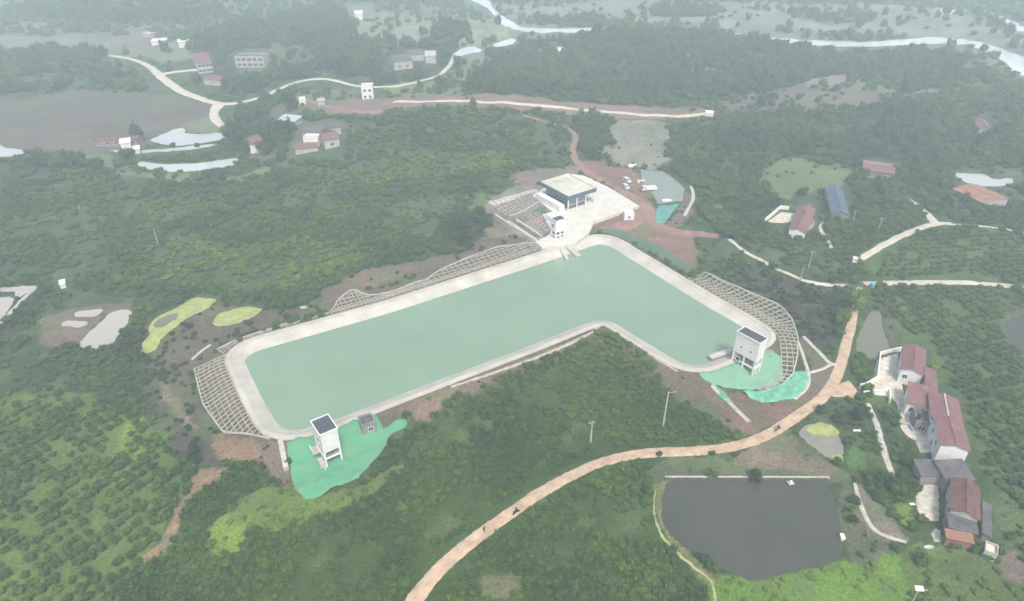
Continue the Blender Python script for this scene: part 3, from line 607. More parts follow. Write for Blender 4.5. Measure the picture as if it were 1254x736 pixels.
drape('dust_net', [(843,453),(870,449),(893,437),(915,428),(940,428),(958,438),(960,464),(940,476),(906,477),(883,474),(868,468),(857,462)], M['netdull'] and mat('sage_net', (.20,.46,.29), .9, .14, .4, (.26,.45,.32), .4), 'sage green net below the right valve tower', 'net', wr=.3)
drape('dust_net', [(908,478),(935,479),(955,472),(966,464),(974,455),(989,453),(990,469),(985,480),(972,489),(950,492),(933,493),(918,488)], M['netlight'], 'crumpled pale green net outside the right lattice', 'net', wr=1.1)
drape('dust_net', [(870,470),(876,470),(889,482),(898,493),(893,495),(880,484)], M['net'], 'narrow tongue of green net along the drain', 'net', wr=.3)
drape('dust_net', [(941,427),(950,430),(944,444),(939,440)], M['net'], 'small triangle of green net right of the valve tower', 'net', wr=.3)
drape('dust_net', [(784,208),(798,209),(812,210),(828,221),(838,231),(836,246),(805,250),(800,238),(786,223)], M['netgrey'], 'grey green net sheet beside the parked van', 'net', wr=.3)
drape('dust_net', [(806,252),(833,250),(821,264),(814,273),(802,273),(803,260)], M['netteal'], 'teal net sheet at the foot of the grey one', 'net', wr=.6)
drape('dust_net', [(728,280),(760,281),(790,292),(830,315),(852,334),(845,337),(812,318),(775,297),(752,288)], M['netdull'], 'dull green net strip along the outside of the reservoir crest', 'net', wr=.2)
APRON_Z = .9
drape('concrete_yard', [(652,239),(672,226),(700,213),(715,215),(745,229),(783,252),(727,272),(722,284),(706,297),(688,300),(664,303),(655,296),(668,290),(676,283),(664,262),(680,262)], M['concrete'], 'pale concrete yard round the flat roofed pump building', flat=APRON_Z, thick=2.2)
drape('concrete_yard', [(1064,478),(1074,440),(1100,432),(1103,462),(1110,492),(1118,500),(1115,505),(1100,502),(1092,486),(1072,484)], M['yard'], 'pale walled yard left of the red roofed houses', lift=.15, edge=0)
drape('concrete_yard', [(1104,500),(1140,500),(1146,522),(1144,553),(1126,556),(1120,540),(1105,530),(1100,518)], M['yard'], 'cluttered pale yard below the red roofed houses', lift=.15, edge=.3)
drape('concrete_yard', [(1131,582),(1150,586),(1151,640),(1128,636),(1120,616),(1122,604),(1130,600)], M['yard'], 'cream concrete yard beside the brown roofed house', lift=.15, edge=.2)
drape('concrete_yard', [(1139,652),(1146,646),(1152,650),(1154,664),(1144,664)], M['yard'], 'small pale landing near the tripod dish', lift=.15, edge=0)
drape('driveway', [(1012,478),(1030,468),(1040,465),(1050,478),(1046,488),(1020,487)], M['road'], 'pink earth driveway joining the road to the walled yard', lift=.12, edge=.3)
drape('concrete_yard', [(0,352),(30,350),(46,350),(42,354),(22,366),(18,363),(18,357),(0,357)], M['offwhite'], 'pale concrete edge above the left pond', lift=.2, edge=0)
drape('concrete_strip', [(42,352),(47,352),(2,398),(-4,402),(-4,398)], M['offwhite'], 'pale concrete bank running down beside the left pond', lift=.3, edge=.3)
# ---------------------------------------------------------------- concrete lattice on the outer slopes
def drapeline(mb, P, w_, h_, lift=.1):
    z = H(P[:, 0], P[:, 1]) + lift
    N = normals(P); k = len(mb.v); n = len(P)
    for i in range(n):
        for s, dz in ((-1, -.25), (1, -.25), (1, h_), (-1, h_)):
            q = P[i] + N[i] * s * w_ / 2; mb.v.append((q[0], q[1], z[i] + dz))
    for i in range(n - 1):
        for c in range(4): d = (c + 1) % 4; mb.f.append((k+i*4+c, k+i*4+d, k+(i+1)*4+d, k+(i+1)*4+c))
    mb.f.append((k+3, k+2, k+1, k)); e = k + (n-1)*4; mb.f.append((e, e+1, e+2, e+3))
def lattice(label, inner, outer, rib_step, rail_step, bw=.32, group='concrete slope lattices round the reservoir', snap=True):
    root = empty('slope_lattice'); tag(root, label, 'slope lattice', group)
    pi_, _ = G(inner); po, _ = G(outer)
    if snap:
        fine_ = resample(pi_, 2); k_ = [int(np.argmin(np.hypot(*(RIM - q).T))) for q in fine_]; pi_ = np.array([RIM[q] + WN[q] * .3 if np.hypot(*(RIM[q] - s)) < 9 and not (s[0] > 60 and s[1] < at_z([(950, 414)], -1)[0][1]) else s for q, s in zip(k_, fine_)]); pi_ = pi_[np.r_[True, np.hypot(*np.diff(pi_, axis=0).T) > .05]]
    L = np.hypot(*np.diff(pi_, axis=0).T).sum(); Lo = np.hypot(*np.diff(po, axis=0).T).sum()
    n = max(3, int(round(max(L, Lo) / rib_step)) + 1)
    A = resample(pi_, L / (n - 1) * 1.0001); B = resample(po, Lo / (n - 1) * 1.0001)
    m_ = min(len(A), len(B)); A = A[:m_]; B = B[:m_]
    for i in range(m_):
        wd = np.hypot(*(B[i] - A[i]))
        if wd < .5: continue
        mb = MB(); drapeline(mb, resample(np.array([A[i], B[i]]), .8), bw, .22, .12); mb.build('rib', M['beam'], root)
    wds = np.hypot(*(B - A).T); fine = lambda P: P
    off = 0.0
    k = 0
    while k * rail_step < wds.max() + .1:
        run = []
        for i in range(m_ + 1):
            if i < m_ and k * rail_step <= wds[i] + .05: run.append(A[i] + (B[i] - A[i]) / max(wds[i], 1e-6) * k * rail_step)
            else:
                if len(run) > 1: mb = MB(); drapeline(mb, resample(np.array(run), 1.2), bw * 1.05, .19, .12); mb.build('rail', M['beam'], root)
                run = []
        k += 1
    mb = MB(); drapeline(mb, resample(B, 1.2), bw * 1.5, .28, .12); mb.build('edge_beam', M['kerb'], root)
    return root
lattice('wide lattice of thin concrete beams on the slope at the left end of the reservoir', [(274,434),(280,452),(292,476),(304,500),(317,520),(334,535)], [(238,452),(243,474),(249,496),(260,512),(274,530),(331,538)], 1.6, 1.35, .17)
lattice('peaked concrete lattice halfway along the far side of the reservoir', [(398,385),(412,381),(430,375),(450,369),(466,364)], [(399,384),(414,368),(431,354),(450,362),(467,361)], 2.0, 1.9, .2)
lattice('narrow concrete lattice between the two peaks along the far side', [(466,364),(485,358),(510,350),(524,345)], [(467,360),(485,356),(510,346),(524,342)], 2.0, 1.6, .2)
lattice('long concrete lattice along the far side nearest the gate tower', [(524,345),(560,334),(600,321),(640,308),(655,303)], [(524,341),(545,328),(575,315),(612,302),(654,298)], 2.1, 1.9, .2)
lattice('low concrete lattice running from the left corner to the first peak', [(276,432),(300,421),(340,407),(380,391),(398,385)], [(266,429),(292,416),(336,402),(380,387),(399,384)], 2.6, 1.6, .18)
lattice('curved concrete lattice round the right end of the reservoir', [(851,341),(880,357),(905,371),(930,387),(948,402),(955,418),(957,438),(955,458),(942,470),(926,476)], [(862,334),(893,348),(924,361),(953,373),(970,391),(977,414),(976,438),(971,459),(955,474),(937,481)], 1.9, 1.75, .2)
lattice('square concrete lattice left of the pump building', [(600,250),(614,245),(636,240),(657,237)], [(624,265),(634,262),(646,257),(660,247)], 2.3, 2.6, .26, snap=False)
lattice('small reddish lattice between the channel and the gate tower', [(646,267),(650,264),(658,261)], [(670,284),(674,278),(676,273)], 1.8, 1.9, .24, snap=False)
# red soil shows through the small lattice

# ---------------------------------------------------------------- plants
def leafmat(name, lo, mid, hi):
    m = bpy.data.materials.new(name); m.use_nodes = True; t = m.node_tree; b = t.nodes['Principled BSDF']; L = t.links.new
    b.inputs['Roughness'].default_value = .7; b.inputs['Specular IOR Level'].default_value = .25
    ai = t.nodes.new('ShaderNodeAttribute'); ai.attribute_type = 'INSTANCER'; ai.attribute_name = 'tint'
    oi = t.nodes.new('ShaderNodeObjectInfo'); ac = t.nodes.new('ShaderNodeAttribute'); ac.attribute_name = 'clump'
    ad = t.nodes.new('ShaderNodeMath'); ad.operation = 'MULTIPLY_ADD'; ad.inputs[1].default_value = .12; L(oi.outputs['Random'], ad.inputs[0]); L(ai.outputs['Fac'], ad.inputs[2])
    a2 = t.nodes.new('ShaderNodeMath'); a2.operation = 'MULTIPLY_ADD'; a2.inputs[1].default_value = .50; L(ac.outputs['Fac'], a2.inputs[0]); L(ad.outputs[0], a2.inputs[2])  # clump tone paints part of the light and shadow within a crown
    a3 = t.nodes.new('ShaderNodeMath'); a3.operation = 'SUBTRACT'; a3.inputs[1].default_value = .27; L(a2.outputs[0], a3.inputs[0])
    cr = t.nodes.new('ShaderNodeValToRGB'); e = cr.color_ramp.elements; e[0].position = 0; e[0].color = lo + (1,); e[1].position = 1; e[1].color = hi + (1,)
    q = e.new(.5); q.color = mid + (1,); L(a3.outputs[0], cr.inputs[0])
    r2 = t.nodes.new('ShaderNodeMath'); r2.operation = 'MULTIPLY'; r2.inputs[1].default_value = 7.31; L(oi.outputs['Random'], r2.inputs[0])
    fr = t.nodes.new('ShaderNodeMath'); fr.operation = 'FRACT'; L(r2.outputs[0], fr.inputs[0])
    hr = t.nodes.new('ShaderNodeValToRGB'); he = hr.color_ramp.elements; he[0].position = 0; he[0].color = (.82, .92, .95, 1); he[1].position = 1; he[1].color = (1.25, 1.06, .9, 1); hq = he.new(.8); hq.color = (1.05, 1.0, .9, 1)
    L(fr.outputs[0], hr.inputs[0]); vm = t.nodes.new('ShaderNodeVectorMath'); vm.operation = 'MULTIPLY'; L(cr.outputs[0], vm.inputs[0]); L(hr.outputs[0], vm.inputs[1]); L(vm.outputs[0], b.inputs['Base Color'])
    return m
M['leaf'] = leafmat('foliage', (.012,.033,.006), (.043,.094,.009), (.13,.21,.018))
def crown(name, seed, lobes, leaves, lsize, flat=.8, squash=1.0):
    r = np.random.default_rng(seed); V = []; F = []; C = []
    L = []
    for k in range(lobes):
        a = 2 * math.pi * k / lobes + r.random(); rr = .15 + .42 * math.sqrt(r.random()) if k else 0
        L.append((math.cos(a) * rr, math.sin(a) * rr, .45 + .45 * r.random() * flat - .12 * rr, .36 + .2 * r.random(), r.random()))
    import bmesh
    for (x, y, z, q, cl) in L:              # leafy mass inside each lobe, toned darker as the crown's inner shade
        bm = bmesh.new(); bmesh.ops.create_icosphere(bm, subdivisions=2 if lobes < 8 else 1, radius=1); k0 = len(V)
        for v in bm.verts:
            d = v.co.normalized(); s = q * (.72 + .34 * mnoise.noise(d * 2.3 + Vector((seed, k0 * .1, 0))))
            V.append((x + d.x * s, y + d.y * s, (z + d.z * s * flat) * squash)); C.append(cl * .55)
        for f in bm.faces: F.append(tuple(v.index + k0 for v in f.verts))
        bm.free()
    for i in range(leaves):
        x, y, z, q, cl = L[r.integers(len(L))]
        d = r.normal(size=3); d /= np.linalg.norm(d); d[2] = abs(d[2]) if r.random() < .7 else d[2]
        s = q * (.78 + .36 * r.random()); c = np.array([x, y, z]) + d * np.array([s, s, s * flat]); c[2] *= squash
        nrm = d + r.normal(size=3) * .6; nrm /= np.linalg.norm(nrm)
        u = np.cross(nrm, [0, 0, 1.0]); u /= max(1e-6, np.linalg.norm(u)); v = np.cross(nrm, u); a = r.random() * 6.28; u, v = u * math.cos(a) + v * math.sin(a), v * math.cos(a) - u * math.sin(a)
        ls = lsize * (.6 + .8 * r.random()); k0 = len(V)
        V += [tuple(c - u * ls * .5), tuple(c + v * ls * .32 + nrm * ls * .12), tuple(c + u * ls * .5), tuple(c - v * ls * .32 + nrm * ls * .12)]
        cc = min(1, cl * .7 + .3 * r.random() + .1 * d[2]); C += [cc] * 4; F.append((k0, k0+1, k0+2, k0+3))  # upward leaves toned lighter, as if lit from above
    o = mesh_obj(name, V, F, M['leaf']); at_ = o.data.attributes.new('clump', 'FLOAT', 'POINT'); at_.data.foreach_set('value', np.array(C, np.float32))
    return o
def trunk_mesh(h, r0, seed=0):
    r = random.Random(seed); mb = MB(); mb.tube((0, 0, -.6), (r.uniform(-.05, .05), r.uniform(-.05, .05), h), r0, r0 * .6, 7)
    for k in range(4):
        a = k * 1.6 + r.random(); mb.tube((0, 0, h * .85), (math.cos(a) * h * .45, math.sin(a) * h * .45, h * 1.5), r0 * .5, r0 * .22, 5)
    return mb
# excluded strips: reservoir with its banks, ponds, roads, yards, nets, buildings
EXC.append(np.array(RIM + WN * 0.5)); 
for nm, P, zl, mt, drop in POND_W: EXC.append(P)
for px in ([(272,432),(238,452),(243,474),(249,496),(260,512),(274,530),(331,538),(340,530)], [(398,388),(414,368),(431,354),(450,362),(524,342),(545,328),(575,315),(612,302),(660,296),(660,310)],
           [(846,345),(862,334),(924,361),(953,373),(970,391),(977,414),(976,438),(971,459),(937,481),(926,476),(950,440),(940,400)], [(597,247),(660,234),(700,240),(690,300),(660,300),(622,266)]):
    EXC.append(G(px)[0])
BLD = [  # building footprints in the picture (drawn around walls and roofs)
 [(1098,418),(1135,416),(1150,445),(1160,480),(1175,490),(1195,550),(1190,575),(1212,590),(1222,655),(1215,672),(1150,664),(1140,590),(1130,560),(1100,500)],
 [(932,268),(975,240),(1000,245),(1008,262),(990,285),(945,282)], [(1006,225),(1030,222),(1045,240),(1042,268),(1018,272)], [(1054,192),(1098,194),(1098,214),(1056,214)],
 [(1166,226),(1180,222),(1230,240),(1226,256),(1166,240)], [(1190,142),(1212,142),(1214,162),(1192,162)],
 [(228,62),(265,62),(270,88),(228,90)], [(284,64),(325,64),(325,90),(284,90)], [(246,88),(275,88),(275,104),(246,104)], [(335,132),(365,132),(365,152),(335,152)],
 [(368,150),(420,148),(422,186),(355,192)], [(439,100),(460,100),(460,122),(439,122)], [(472,62),(540,58),(540,88),(472,90)], [(108,162),(172,162),(172,192),(108,192)],
 [(455,500),(492,512),(470,527),(455,530)], [(1118,655),(1150,655),(1150,690),(1118,690)], [(1028,648),(1052,648),(1048,690),(1030,690)], [(62,335),(85,335),(85,355),(62,355)], [(430,8),(448,8),(448,22),(430,22)], [(800,225),(784,250),(768,210)]]
for px in BLD: EXC.append(G(px)[0])
for P in list(EXC):
    P = np.asarray(P); cy = P[:, 1].mean()
    if cy > 300:
        for sft in ((3, 6) if cy < 420 else (5, 10, 15)): EXC.append(P - np.array([0, sft]))
# raster of the excluded ground
RX0, RX1, RY0, RY1, RC = -560, 620, 40, 780, .5
rx = np.arange(RX0, RX1, RC); ry = np.arange(RY0, RY1, RC); MASK = np.zeros((len(ry), len(rx)), bool)
for P in EXC:
    P = np.asarray(P); i0 = max(0, int((P[:, 0].min() - RX0) / RC) - 1); i1 = min(len(rx), int((P[:, 0].max() - RX0) / RC) + 2); j0 = max(0, int((P[:, 1].min() - RY0) / RC) - 1); j1 = min(len(ry), int((P[:, 1].max() - RY0) / RC) + 2)
    if i1 <= i0 or j1 <= j0: continue
    a, b_ = np.meshgrid(rx[i0:i1], ry[j0:j1]); MASK[j0:j1, i0:i1] |= pip(a.ravel(), b_.ravel(), P).reshape(a.shape)
def blocked(x, y, pad=0):
    out = np.zeros(len(x), bool)
    for dx, dy in ((0, 0), (1, 0), (-1, 0), (0, -.8), (0, 1.7), (.7, 1.1), (-.7, 1.1)):
        i = np.clip(((x + dx * pad - RX0) / RC).astype(int), 0, len(rx) - 1); j = np.clip(((y + dy * pad - RY0) / RC).astype(int), 0, len(ry) - 1); out |= MASK[j, i]
    return out
cand = []
def inview(x, y, mx=260, my=110):
    px, py = to_px(x, y, 0 * x); return (px > -mx) & (px < 1254 + mx) & (py > -my) & (py < 736 + my)
def band(y0, y1, step, rscale):
    xs = np.arange(-560, 600, step); ys = np.arange(y0, y1, step * .87); a, b_ = np.meshgrid(xs, ys); a = a + (np.arange(len(ys)) % 2)[:, None] * step / 2
    a = a.ravel(); b_ = b_.ravel(); a = a + (rng.random(len(a)) - .5) * step * .8; b_ = b_ + (rng.random(len(b_)) - .5) * step * .8
    m = inview(a, b_); a = a[m]; b_ = b_[m]; _, pr, idx = cover_at(a, b_)
    gap = fbm(a, b_, 9, 71, 2); keep = rng.random(len(a)) < pr[:, 0] * np.clip((gap - .27) * 6, .10, 1.0)
    r = pr[:, 1] * rscale * (.6 + .45 * rng.random(len(a)) + .55 * rng.random(len(a)) ** 4); 
    # big crowns stand wider apart
    keep &= rng.random(len(a)) < np.clip((step / (r * .85)) ** 2, .05, 1)
    keep &= ~blocked(a, b_, .55) & ~blocked(a, b_, np.median(r) * .5)
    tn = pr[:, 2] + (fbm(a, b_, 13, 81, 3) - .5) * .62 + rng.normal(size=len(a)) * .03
    tn = tn + np.clip((b_ - 260) / 250, 0, 1) * .12  # leaf tone lightened with distance, painting some of the haze into far trees
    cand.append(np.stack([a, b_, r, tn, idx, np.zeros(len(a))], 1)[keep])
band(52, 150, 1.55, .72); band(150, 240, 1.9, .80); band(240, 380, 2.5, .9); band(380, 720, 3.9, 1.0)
def rows(px, ang, du, dv, rad, tint, miss=.1, jit=.28):
    p = G(px)[0]; c, s = math.cos(R(ang)), math.sin(R(ang)); U = p @ np.array([c, s]); Vv = p @ np.array([-s, c])
    a, b_ = np.meshgrid(np.arange(U.min(), U.max(), du), np.arange(Vv.min(), Vv.max(), dv)); a = a.ravel(); b_ = b_.ravel()
    a = a + (rng.random(len(a)) - .5) * jit * 2; b_ = b_ + (rng.random(len(b_)) - .5) * jit * 2 + np.sin(a / 14) * .8; x = a * c - b_ * s; y = a * s + b_ * c
    m = pip(x, y, p) & inview(x, y) & (rng.random(len(x)) > miss) & ~blocked(x, y, 1.0); x = x[m]; y = y[m]
    m = (fbm(x, y, 8, 91, 2) > .30); x = x[m]; y = y[m]
    r = rad * (.72 + .56 * rng.random(len(x))); t_ = tint + (fbm(x, y, 14, 82, 2) - .5) * .5
    cand.append(np.stack([x, y, r, t_, np.full(len(x), -5), np.ones(len(x))], 1))
rows([(-300,500),(80,480),(150,500),(215,540),(230,590),(200,650),(165,700),(130,760),(-300,760)], 52, 2.35, 2.9, 1.35, .42, .08)
rows([(1060,338),(1085,312),(1145,280),(1254,288),(1500,300),(1500,340),(1254,343),(1180,339)], 8, 2.5, 3.0, 1.25, .42, .08)
rows([(1085,352),(1254,356),(1500,360),(1500,760),(1254,690),(1222,660),(1214,600),(1192,550),(1174,490),(1142,440),(1136,415),(1100,410)], 14, 2.3, 2.5, 1.2, .36, .06)
C_ = np.vstack(cand); z = H(C_[:, 0], C_[:, 1]); ppx, ppy = to_px(C_[:, 0], C_[:, 1], z)
C_[:, 3] = np.clip(C_[:, 3], .02, .98)
print('plants', len(C_))
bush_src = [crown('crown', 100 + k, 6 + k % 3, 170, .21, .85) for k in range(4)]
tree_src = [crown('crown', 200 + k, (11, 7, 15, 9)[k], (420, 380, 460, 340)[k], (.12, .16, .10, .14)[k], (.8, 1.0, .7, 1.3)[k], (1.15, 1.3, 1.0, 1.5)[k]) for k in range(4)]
# individuals: the ones that show largest
dep = C_[:, 1] * cp - (z - CAM_H) * sp_; size = C_[:, 2] / dep
vis = (ppx > 4) & (ppx < 1250) & (ppy > 4) & (ppy < 731)
order = np.argsort(-size * vis * np.clip(1.25 - dep / 600, .3, 1)); nind = 285; ind = order[:nind]; rest = order[nind:]
ANCH = [(40,520,'high in the planted rows at the left edge'),(40,610,'in the middle planted rows by the left edge'),(40,700,'in the lowest planted rows by the left edge'),(130,560,'among the planted rows left of the brown landslip'),(120,690,'in the planted rows near the bottom left corner'),
 (180,620,'in the planted rows beside the brown strip'),(230,680,'just right of the brown strip at the bottom'),(260,600,'between the brown landslip and the green net'),(330,640,'on the bright grass below the green net'),(330,715,'at the bottom edge below the green net'),(420,650,'on the slope right below the green net'),(430,715,'at the bottom edge left of the dirt road'),
 (500,600,'in the thicket right of the left valve tower'),(500,670,'in the thicket left of the lowest road stretch'),(580,560,'in the thicket centre left of the dirt road'),(640,520,'between the reservoir and the pale crossarm pole'),(680,460,'high in the thicket under the reservoir corner'),(770,480,'in the thicket beside the tall lamp pole'),(800,530,'just above the bend of the dirt road'),(870,525,'at the scrubby end above the dirt road'),
 (600,690,'right of the lowest stretch of dirt road'),(660,650,'below the dirt road where the rider passes'),(700,620,'on the near side of the dirt road bend'),(660,715,'at the middle of the bottom edge'),(760,600,'between dirt road and left bank of pond'),(760,660,'left of the curved bank of the grey pond'),(780,715,'at the bottom edge left of the grey pond'),(850,715,'below the left corner of the grey pond'),
 (950,725,'on the bright grass below the grey pond'),(1060,700,'on the bright grass right of the grey pond'),(1050,620,'on the right bank of the grey pond'),(1090,560,'beside the curving footpath'),(1020,520,'between the dirt road and the garden plots'),(1170,710,'on the terraces below the brick annex'),(1235,640,'right of the brown tiled farmhouse'),(1230,560,'in the right orchard beside the white end wall'),(1220,480,'in the right hand orchard beside the red roofs'),(1150,400,'in the right hand orchard above the red roofs'),(1180,720,'near the bottom right corner'),
 (950,390,'in the dark scrub outside the curved lattice'),(960,330,'along the curving pale path'),(1150,320,'in the field between the two pale roads'),(150,420,'round the duckweed ponds'),(120,500,'in the scrub left of the wide lattice'),(60,460,'in the scrub below the pale ponds'),(300,400,'behind the left corner of the reservoir'),
 (100,280,'low on the left orchard hill'),(300,300,'on the hill behind the left reservoir half'),(500,250,'on the orchard hill left of the pump building'),(500,180,'at the top of the orchard hill'),(660,180,'left of the winding red road'),(860,200,'right of the grey green net'),(900,270,'on the slope above the curving pale path'),(880,160,'in the wood below the end of valley road'),(1000,170,'in the wood above the pale green field'),(1110,170,'in the broad crowned grove at the upper right'),(1210,190,'in the wood at the upper right edge'),(1100,250,'around the grove by the pale branch road'),
 (60,100,'in the wood beyond the brown field'),(330,60,'in the wood behind the white balconied house'),(420,60,'in the dark village wood at the top'),(500,85,'round the large grey house at the top'),(550,40,'in the round copse below the river bend'),(700,80,'in the left half of the distant valley wood'),(850,80,'in the middle of the distant valley wood'),(1000,80,'in the right half of the distant valley wood'),(1130,95,'at the right end of the distant valley wood'),(1200,120,'in the hazy scrub below the right hand river'),(320,170,'in the centre of the left village'),(200,200,'on the near bank of the crescent pool'),(120,20,'in the faint far woods at the top left'),(1000,25,'in the faint far woods at the top right')]
def describe(x, y, tn, r, big):
    k = min(range(len(ANCH)), key=lambda q: (ANCH[q][0] - x) ** 2 + (ANCH[q][1] - y) ** 2)
    tone = 'dark green' if tn < .26 else 'mid green' if tn < .46 else 'light green' if tn < .66 else 'yellow green'
    size = ('broad' if r > 3 else 'rounded') if big else ('large' if r > 1.45 else 'middling' if r > 1.1 else 'small')
    return f"{size} {tone} {'tree' if big else 'bush'} {ANCH[k][2]}"
tr_me = trunk_mesh(.45, .07).build('trunk', M['trunk']).data
first = {}
used_b = set(); proto_obj = bpy.data.objects['trunk']; used_t = [False]
def place_tree(x, y, zz, r, tint, src, label, group, name='orchard_bush', cat='bush', hs=1.0, rz=None):
    root = empty(name, (x, y, zz), random.uniform(0, 6.28) if rz is None else rz); tag(root, label, cat, group)
    s = src if src.name not in used_b else src.copy(); 
    if s is not src: COL.objects.link(s)
    else: used_b.add(src.name)
    s.parent = root; s.scale = (r, r, r * hs); s['tint'] = float(tint)
    t_ = proto_obj if not used_t[0] else proto_obj.copy()
    if used_t[0]: COL.objects.link(t_)
    used_t[0] = True; t_.parent = root; t_.scale = (r, r, r * hs)
    return root
SRC_B = list(bush_src); SRC_T = list(tree_src)
ORD = 'first second third fourth fifth sixth seventh eighth ninth tenth eleventh twelfth thirteenth fourteenth fifteenth sixteenth seventeenth eighteenth nineteenth twentieth'.split()
labs = {}
for i in ind: labs.setdefault(describe(ppx[i], ppy[i], C_[i, 3], C_[i, 2], C_[i, 2] > 2.3), []).append(i)
for lab0, ids in labs.items():
    ids.sort(key=lambda q: ppx[q])
    for q, i in enumerate(ids):
        x, y, r, tn = C_[i, :4]; big = r > 2.3; src = (SRC_T if big else SRC_B)[int(rng.integers(4))]
        lab = lab0 if len(ids) == 1 else ('leftmost ' if q == 0 else 'rightmost ' if q == len(ids) - 1 else (ORD[q] if q < 20 else 'later') + ' from left ') + lab0
        place_tree(x, y, z[i] - .05, r, tn, src, lab, 'trees of the hazy woods' if big else 'bushes and fruit trees on the near slopes', 'tree' if big else 'orchard_bush', 'tree' if big else 'bush', .8 + .35 * rng.random())
# single trees that stand out
SPECIAL = [
 (1030,398,2.8,2.1,.60,'bushy yellow green tree at the crossroads, leftmost of its clump'), (1046,380,3.3,2.0,.72,'tallest yellow green tree at the crossroads'), (1027,412,1.8,1.8,.55,'lower green tree left of the end of the dirt road'),
 (702,562,1.1,1.6,.12,'small dark tree on the near verge of the dirt road'), (925,588,1.9,1.2,.22,'dark tree overhanging the straight bank of the grey pond'),
 (807,558,.9,1.2,.15,'tiny dark shrub on the verge above the grey pond'), (872,557,.9,1.2,.2,'small shrub on the verge above the tree by the pond'),
 (210,604,2.0,.9,.5,'pale grey green spreading bush on the brown slope at the lower left'), (237,556,1.8,1.1,.05,'very dark bush beside the brown landslip'),
 (1094,603,2.6,1.3,.25,'dark tree at the end of the curving concrete footpath'), (1105,590,2.4,1.2,.3,'broad green tree right of the curving footpath'), (1078,590,2.0,1.1,.3,'green tree left of the curving footpath'),
 (1112,570,2.6,1.2,.28,'green tree against the cluttered yard'), (1030,518,2.4,1.1,.2,'dark tree beside the pink driveway'), (1050,512,2.2,1.1,.15,'dark tree left of the garden footpath'),
 (1005,505,1.8,1.0,.2,'dark tree between dirt road and overgrown pond'), (1143,452,1.3,1.2,.9,'small yellow leaved tree behind the first red roof'),
 (1044,640,1.4,1.2,.05,'very dark shrub on the right bank of the grey pond'), (1046,615,1.6,1.1,.3,'olive shrub above the dark one on the pond bank'),
 (1121,600,1.2,1.0,.3,'shrub squeezed against the cream yard'), (1128,690,1.8,1.2,.7,'yellow green tree under the tripod dish'), (1108,640,1.7,.6,.97,'bright lime green bush in the bare garden'),
 (1062,252,5.2,1.1,.30,'broad tree left of the pale branch road, largest of its grove'), (1090,252,5.0,1.0,.25,'broad tree at the head of the pale branch road'), (1078,238,4.6,1.0,.28,'round tree at the back of the grove by the blue roof'), (1048,258,3.2,1.0,.28,'smaller tree between the blue roof and the grove'),
 (954,252,1.7,1.3,.05,'small dark round tree behind the red roofed farmhouse'), (948,243,1.1,1.2,.1,'tiny dark tree farther behind the red roofed farmhouse'),
 (878,258,2.6,1.0,.85,'light green bush on the slope right of the grey net'), (697,190,1.6,1.0,.1,'dark tree right of the winding red road'), (656,186,1.6,.9,1.0,'yellow flowering bush on the orchard hill'),
 (50,203,6.0,.9,.15,'wide dark tree at the left edge of the village hedge'), (75,205,6.2,.9,.3,'broad tree in the middle of the village hedge'), (97,206,5.6,.9,.15,'dark tree near the right end of the village hedge'), (118,206,5.0,.8,.1,'darkest tree at the right end of the village hedge'),
 (168,172,4.6,1.1,.05,'dark tree beside the brown field above the flooded field'), (157,194,4.4,1.2,.08,'dark tree left of the crescent pool'), (263,222,5.8,.95,.1,'large dark tree in front of the crescent pool'), (243,221,3.6,.9,.45,'lighter tree left of the one before the crescent pool'),
 (212,180,1.8,1.3,.1,'first small tree on the bank of the flooded field'), (242,181,1.8,1.2,.1,'second small tree on the bank of the flooded field'), (225,192,1.6,1.1,.15,'small tree between ditch and crescent pool'), (257,196,2.6,.9,.1,'dark tree behind the right half of the crescent pool'),
 (288,170,6.5,1.1,.1,'large dark tree where the short village branch ends'), (301,178,5.5,1.1,.08,'dark tree right of the branch end'), (334,176,7.0,1.1,.06,'largest dark tree in the village centre'), (348,170,5.5,1.1,.1,'dark tree right of the village centre tree'), (325,186,5.0,1.0,.1,'dark tree below the village centre tree'),
 (358,136,4.5,1.5,.1,'tall dark tree next to the cyan roof'), (242,103,4.5,1.2,.1,'dark tree below the village driveway'), (405,170,4,1.1,.2,'tree beside the grey village houses'),
 (1018,345,1.6,1.2,.15,'shrub above the end of the curving pale path'), (572,296,3.0,1.1,.05,'darkest tree left of the square lattice'),
]
for x, y, r, hs, tn, lab in SPECIAL:
    p, zz = G([(x, y)]); src = (SRC_T if r > 1.5 else SRC_B)[int(rng.integers(3))]
    place_tree(p[0, 0], p[0, 1], float(zz[0]) - .1, r, tn, src, lab, None, 'tree' if r > 1.5 else 'shrub', 'tree' if r > 1.5 else 'shrub', hs)
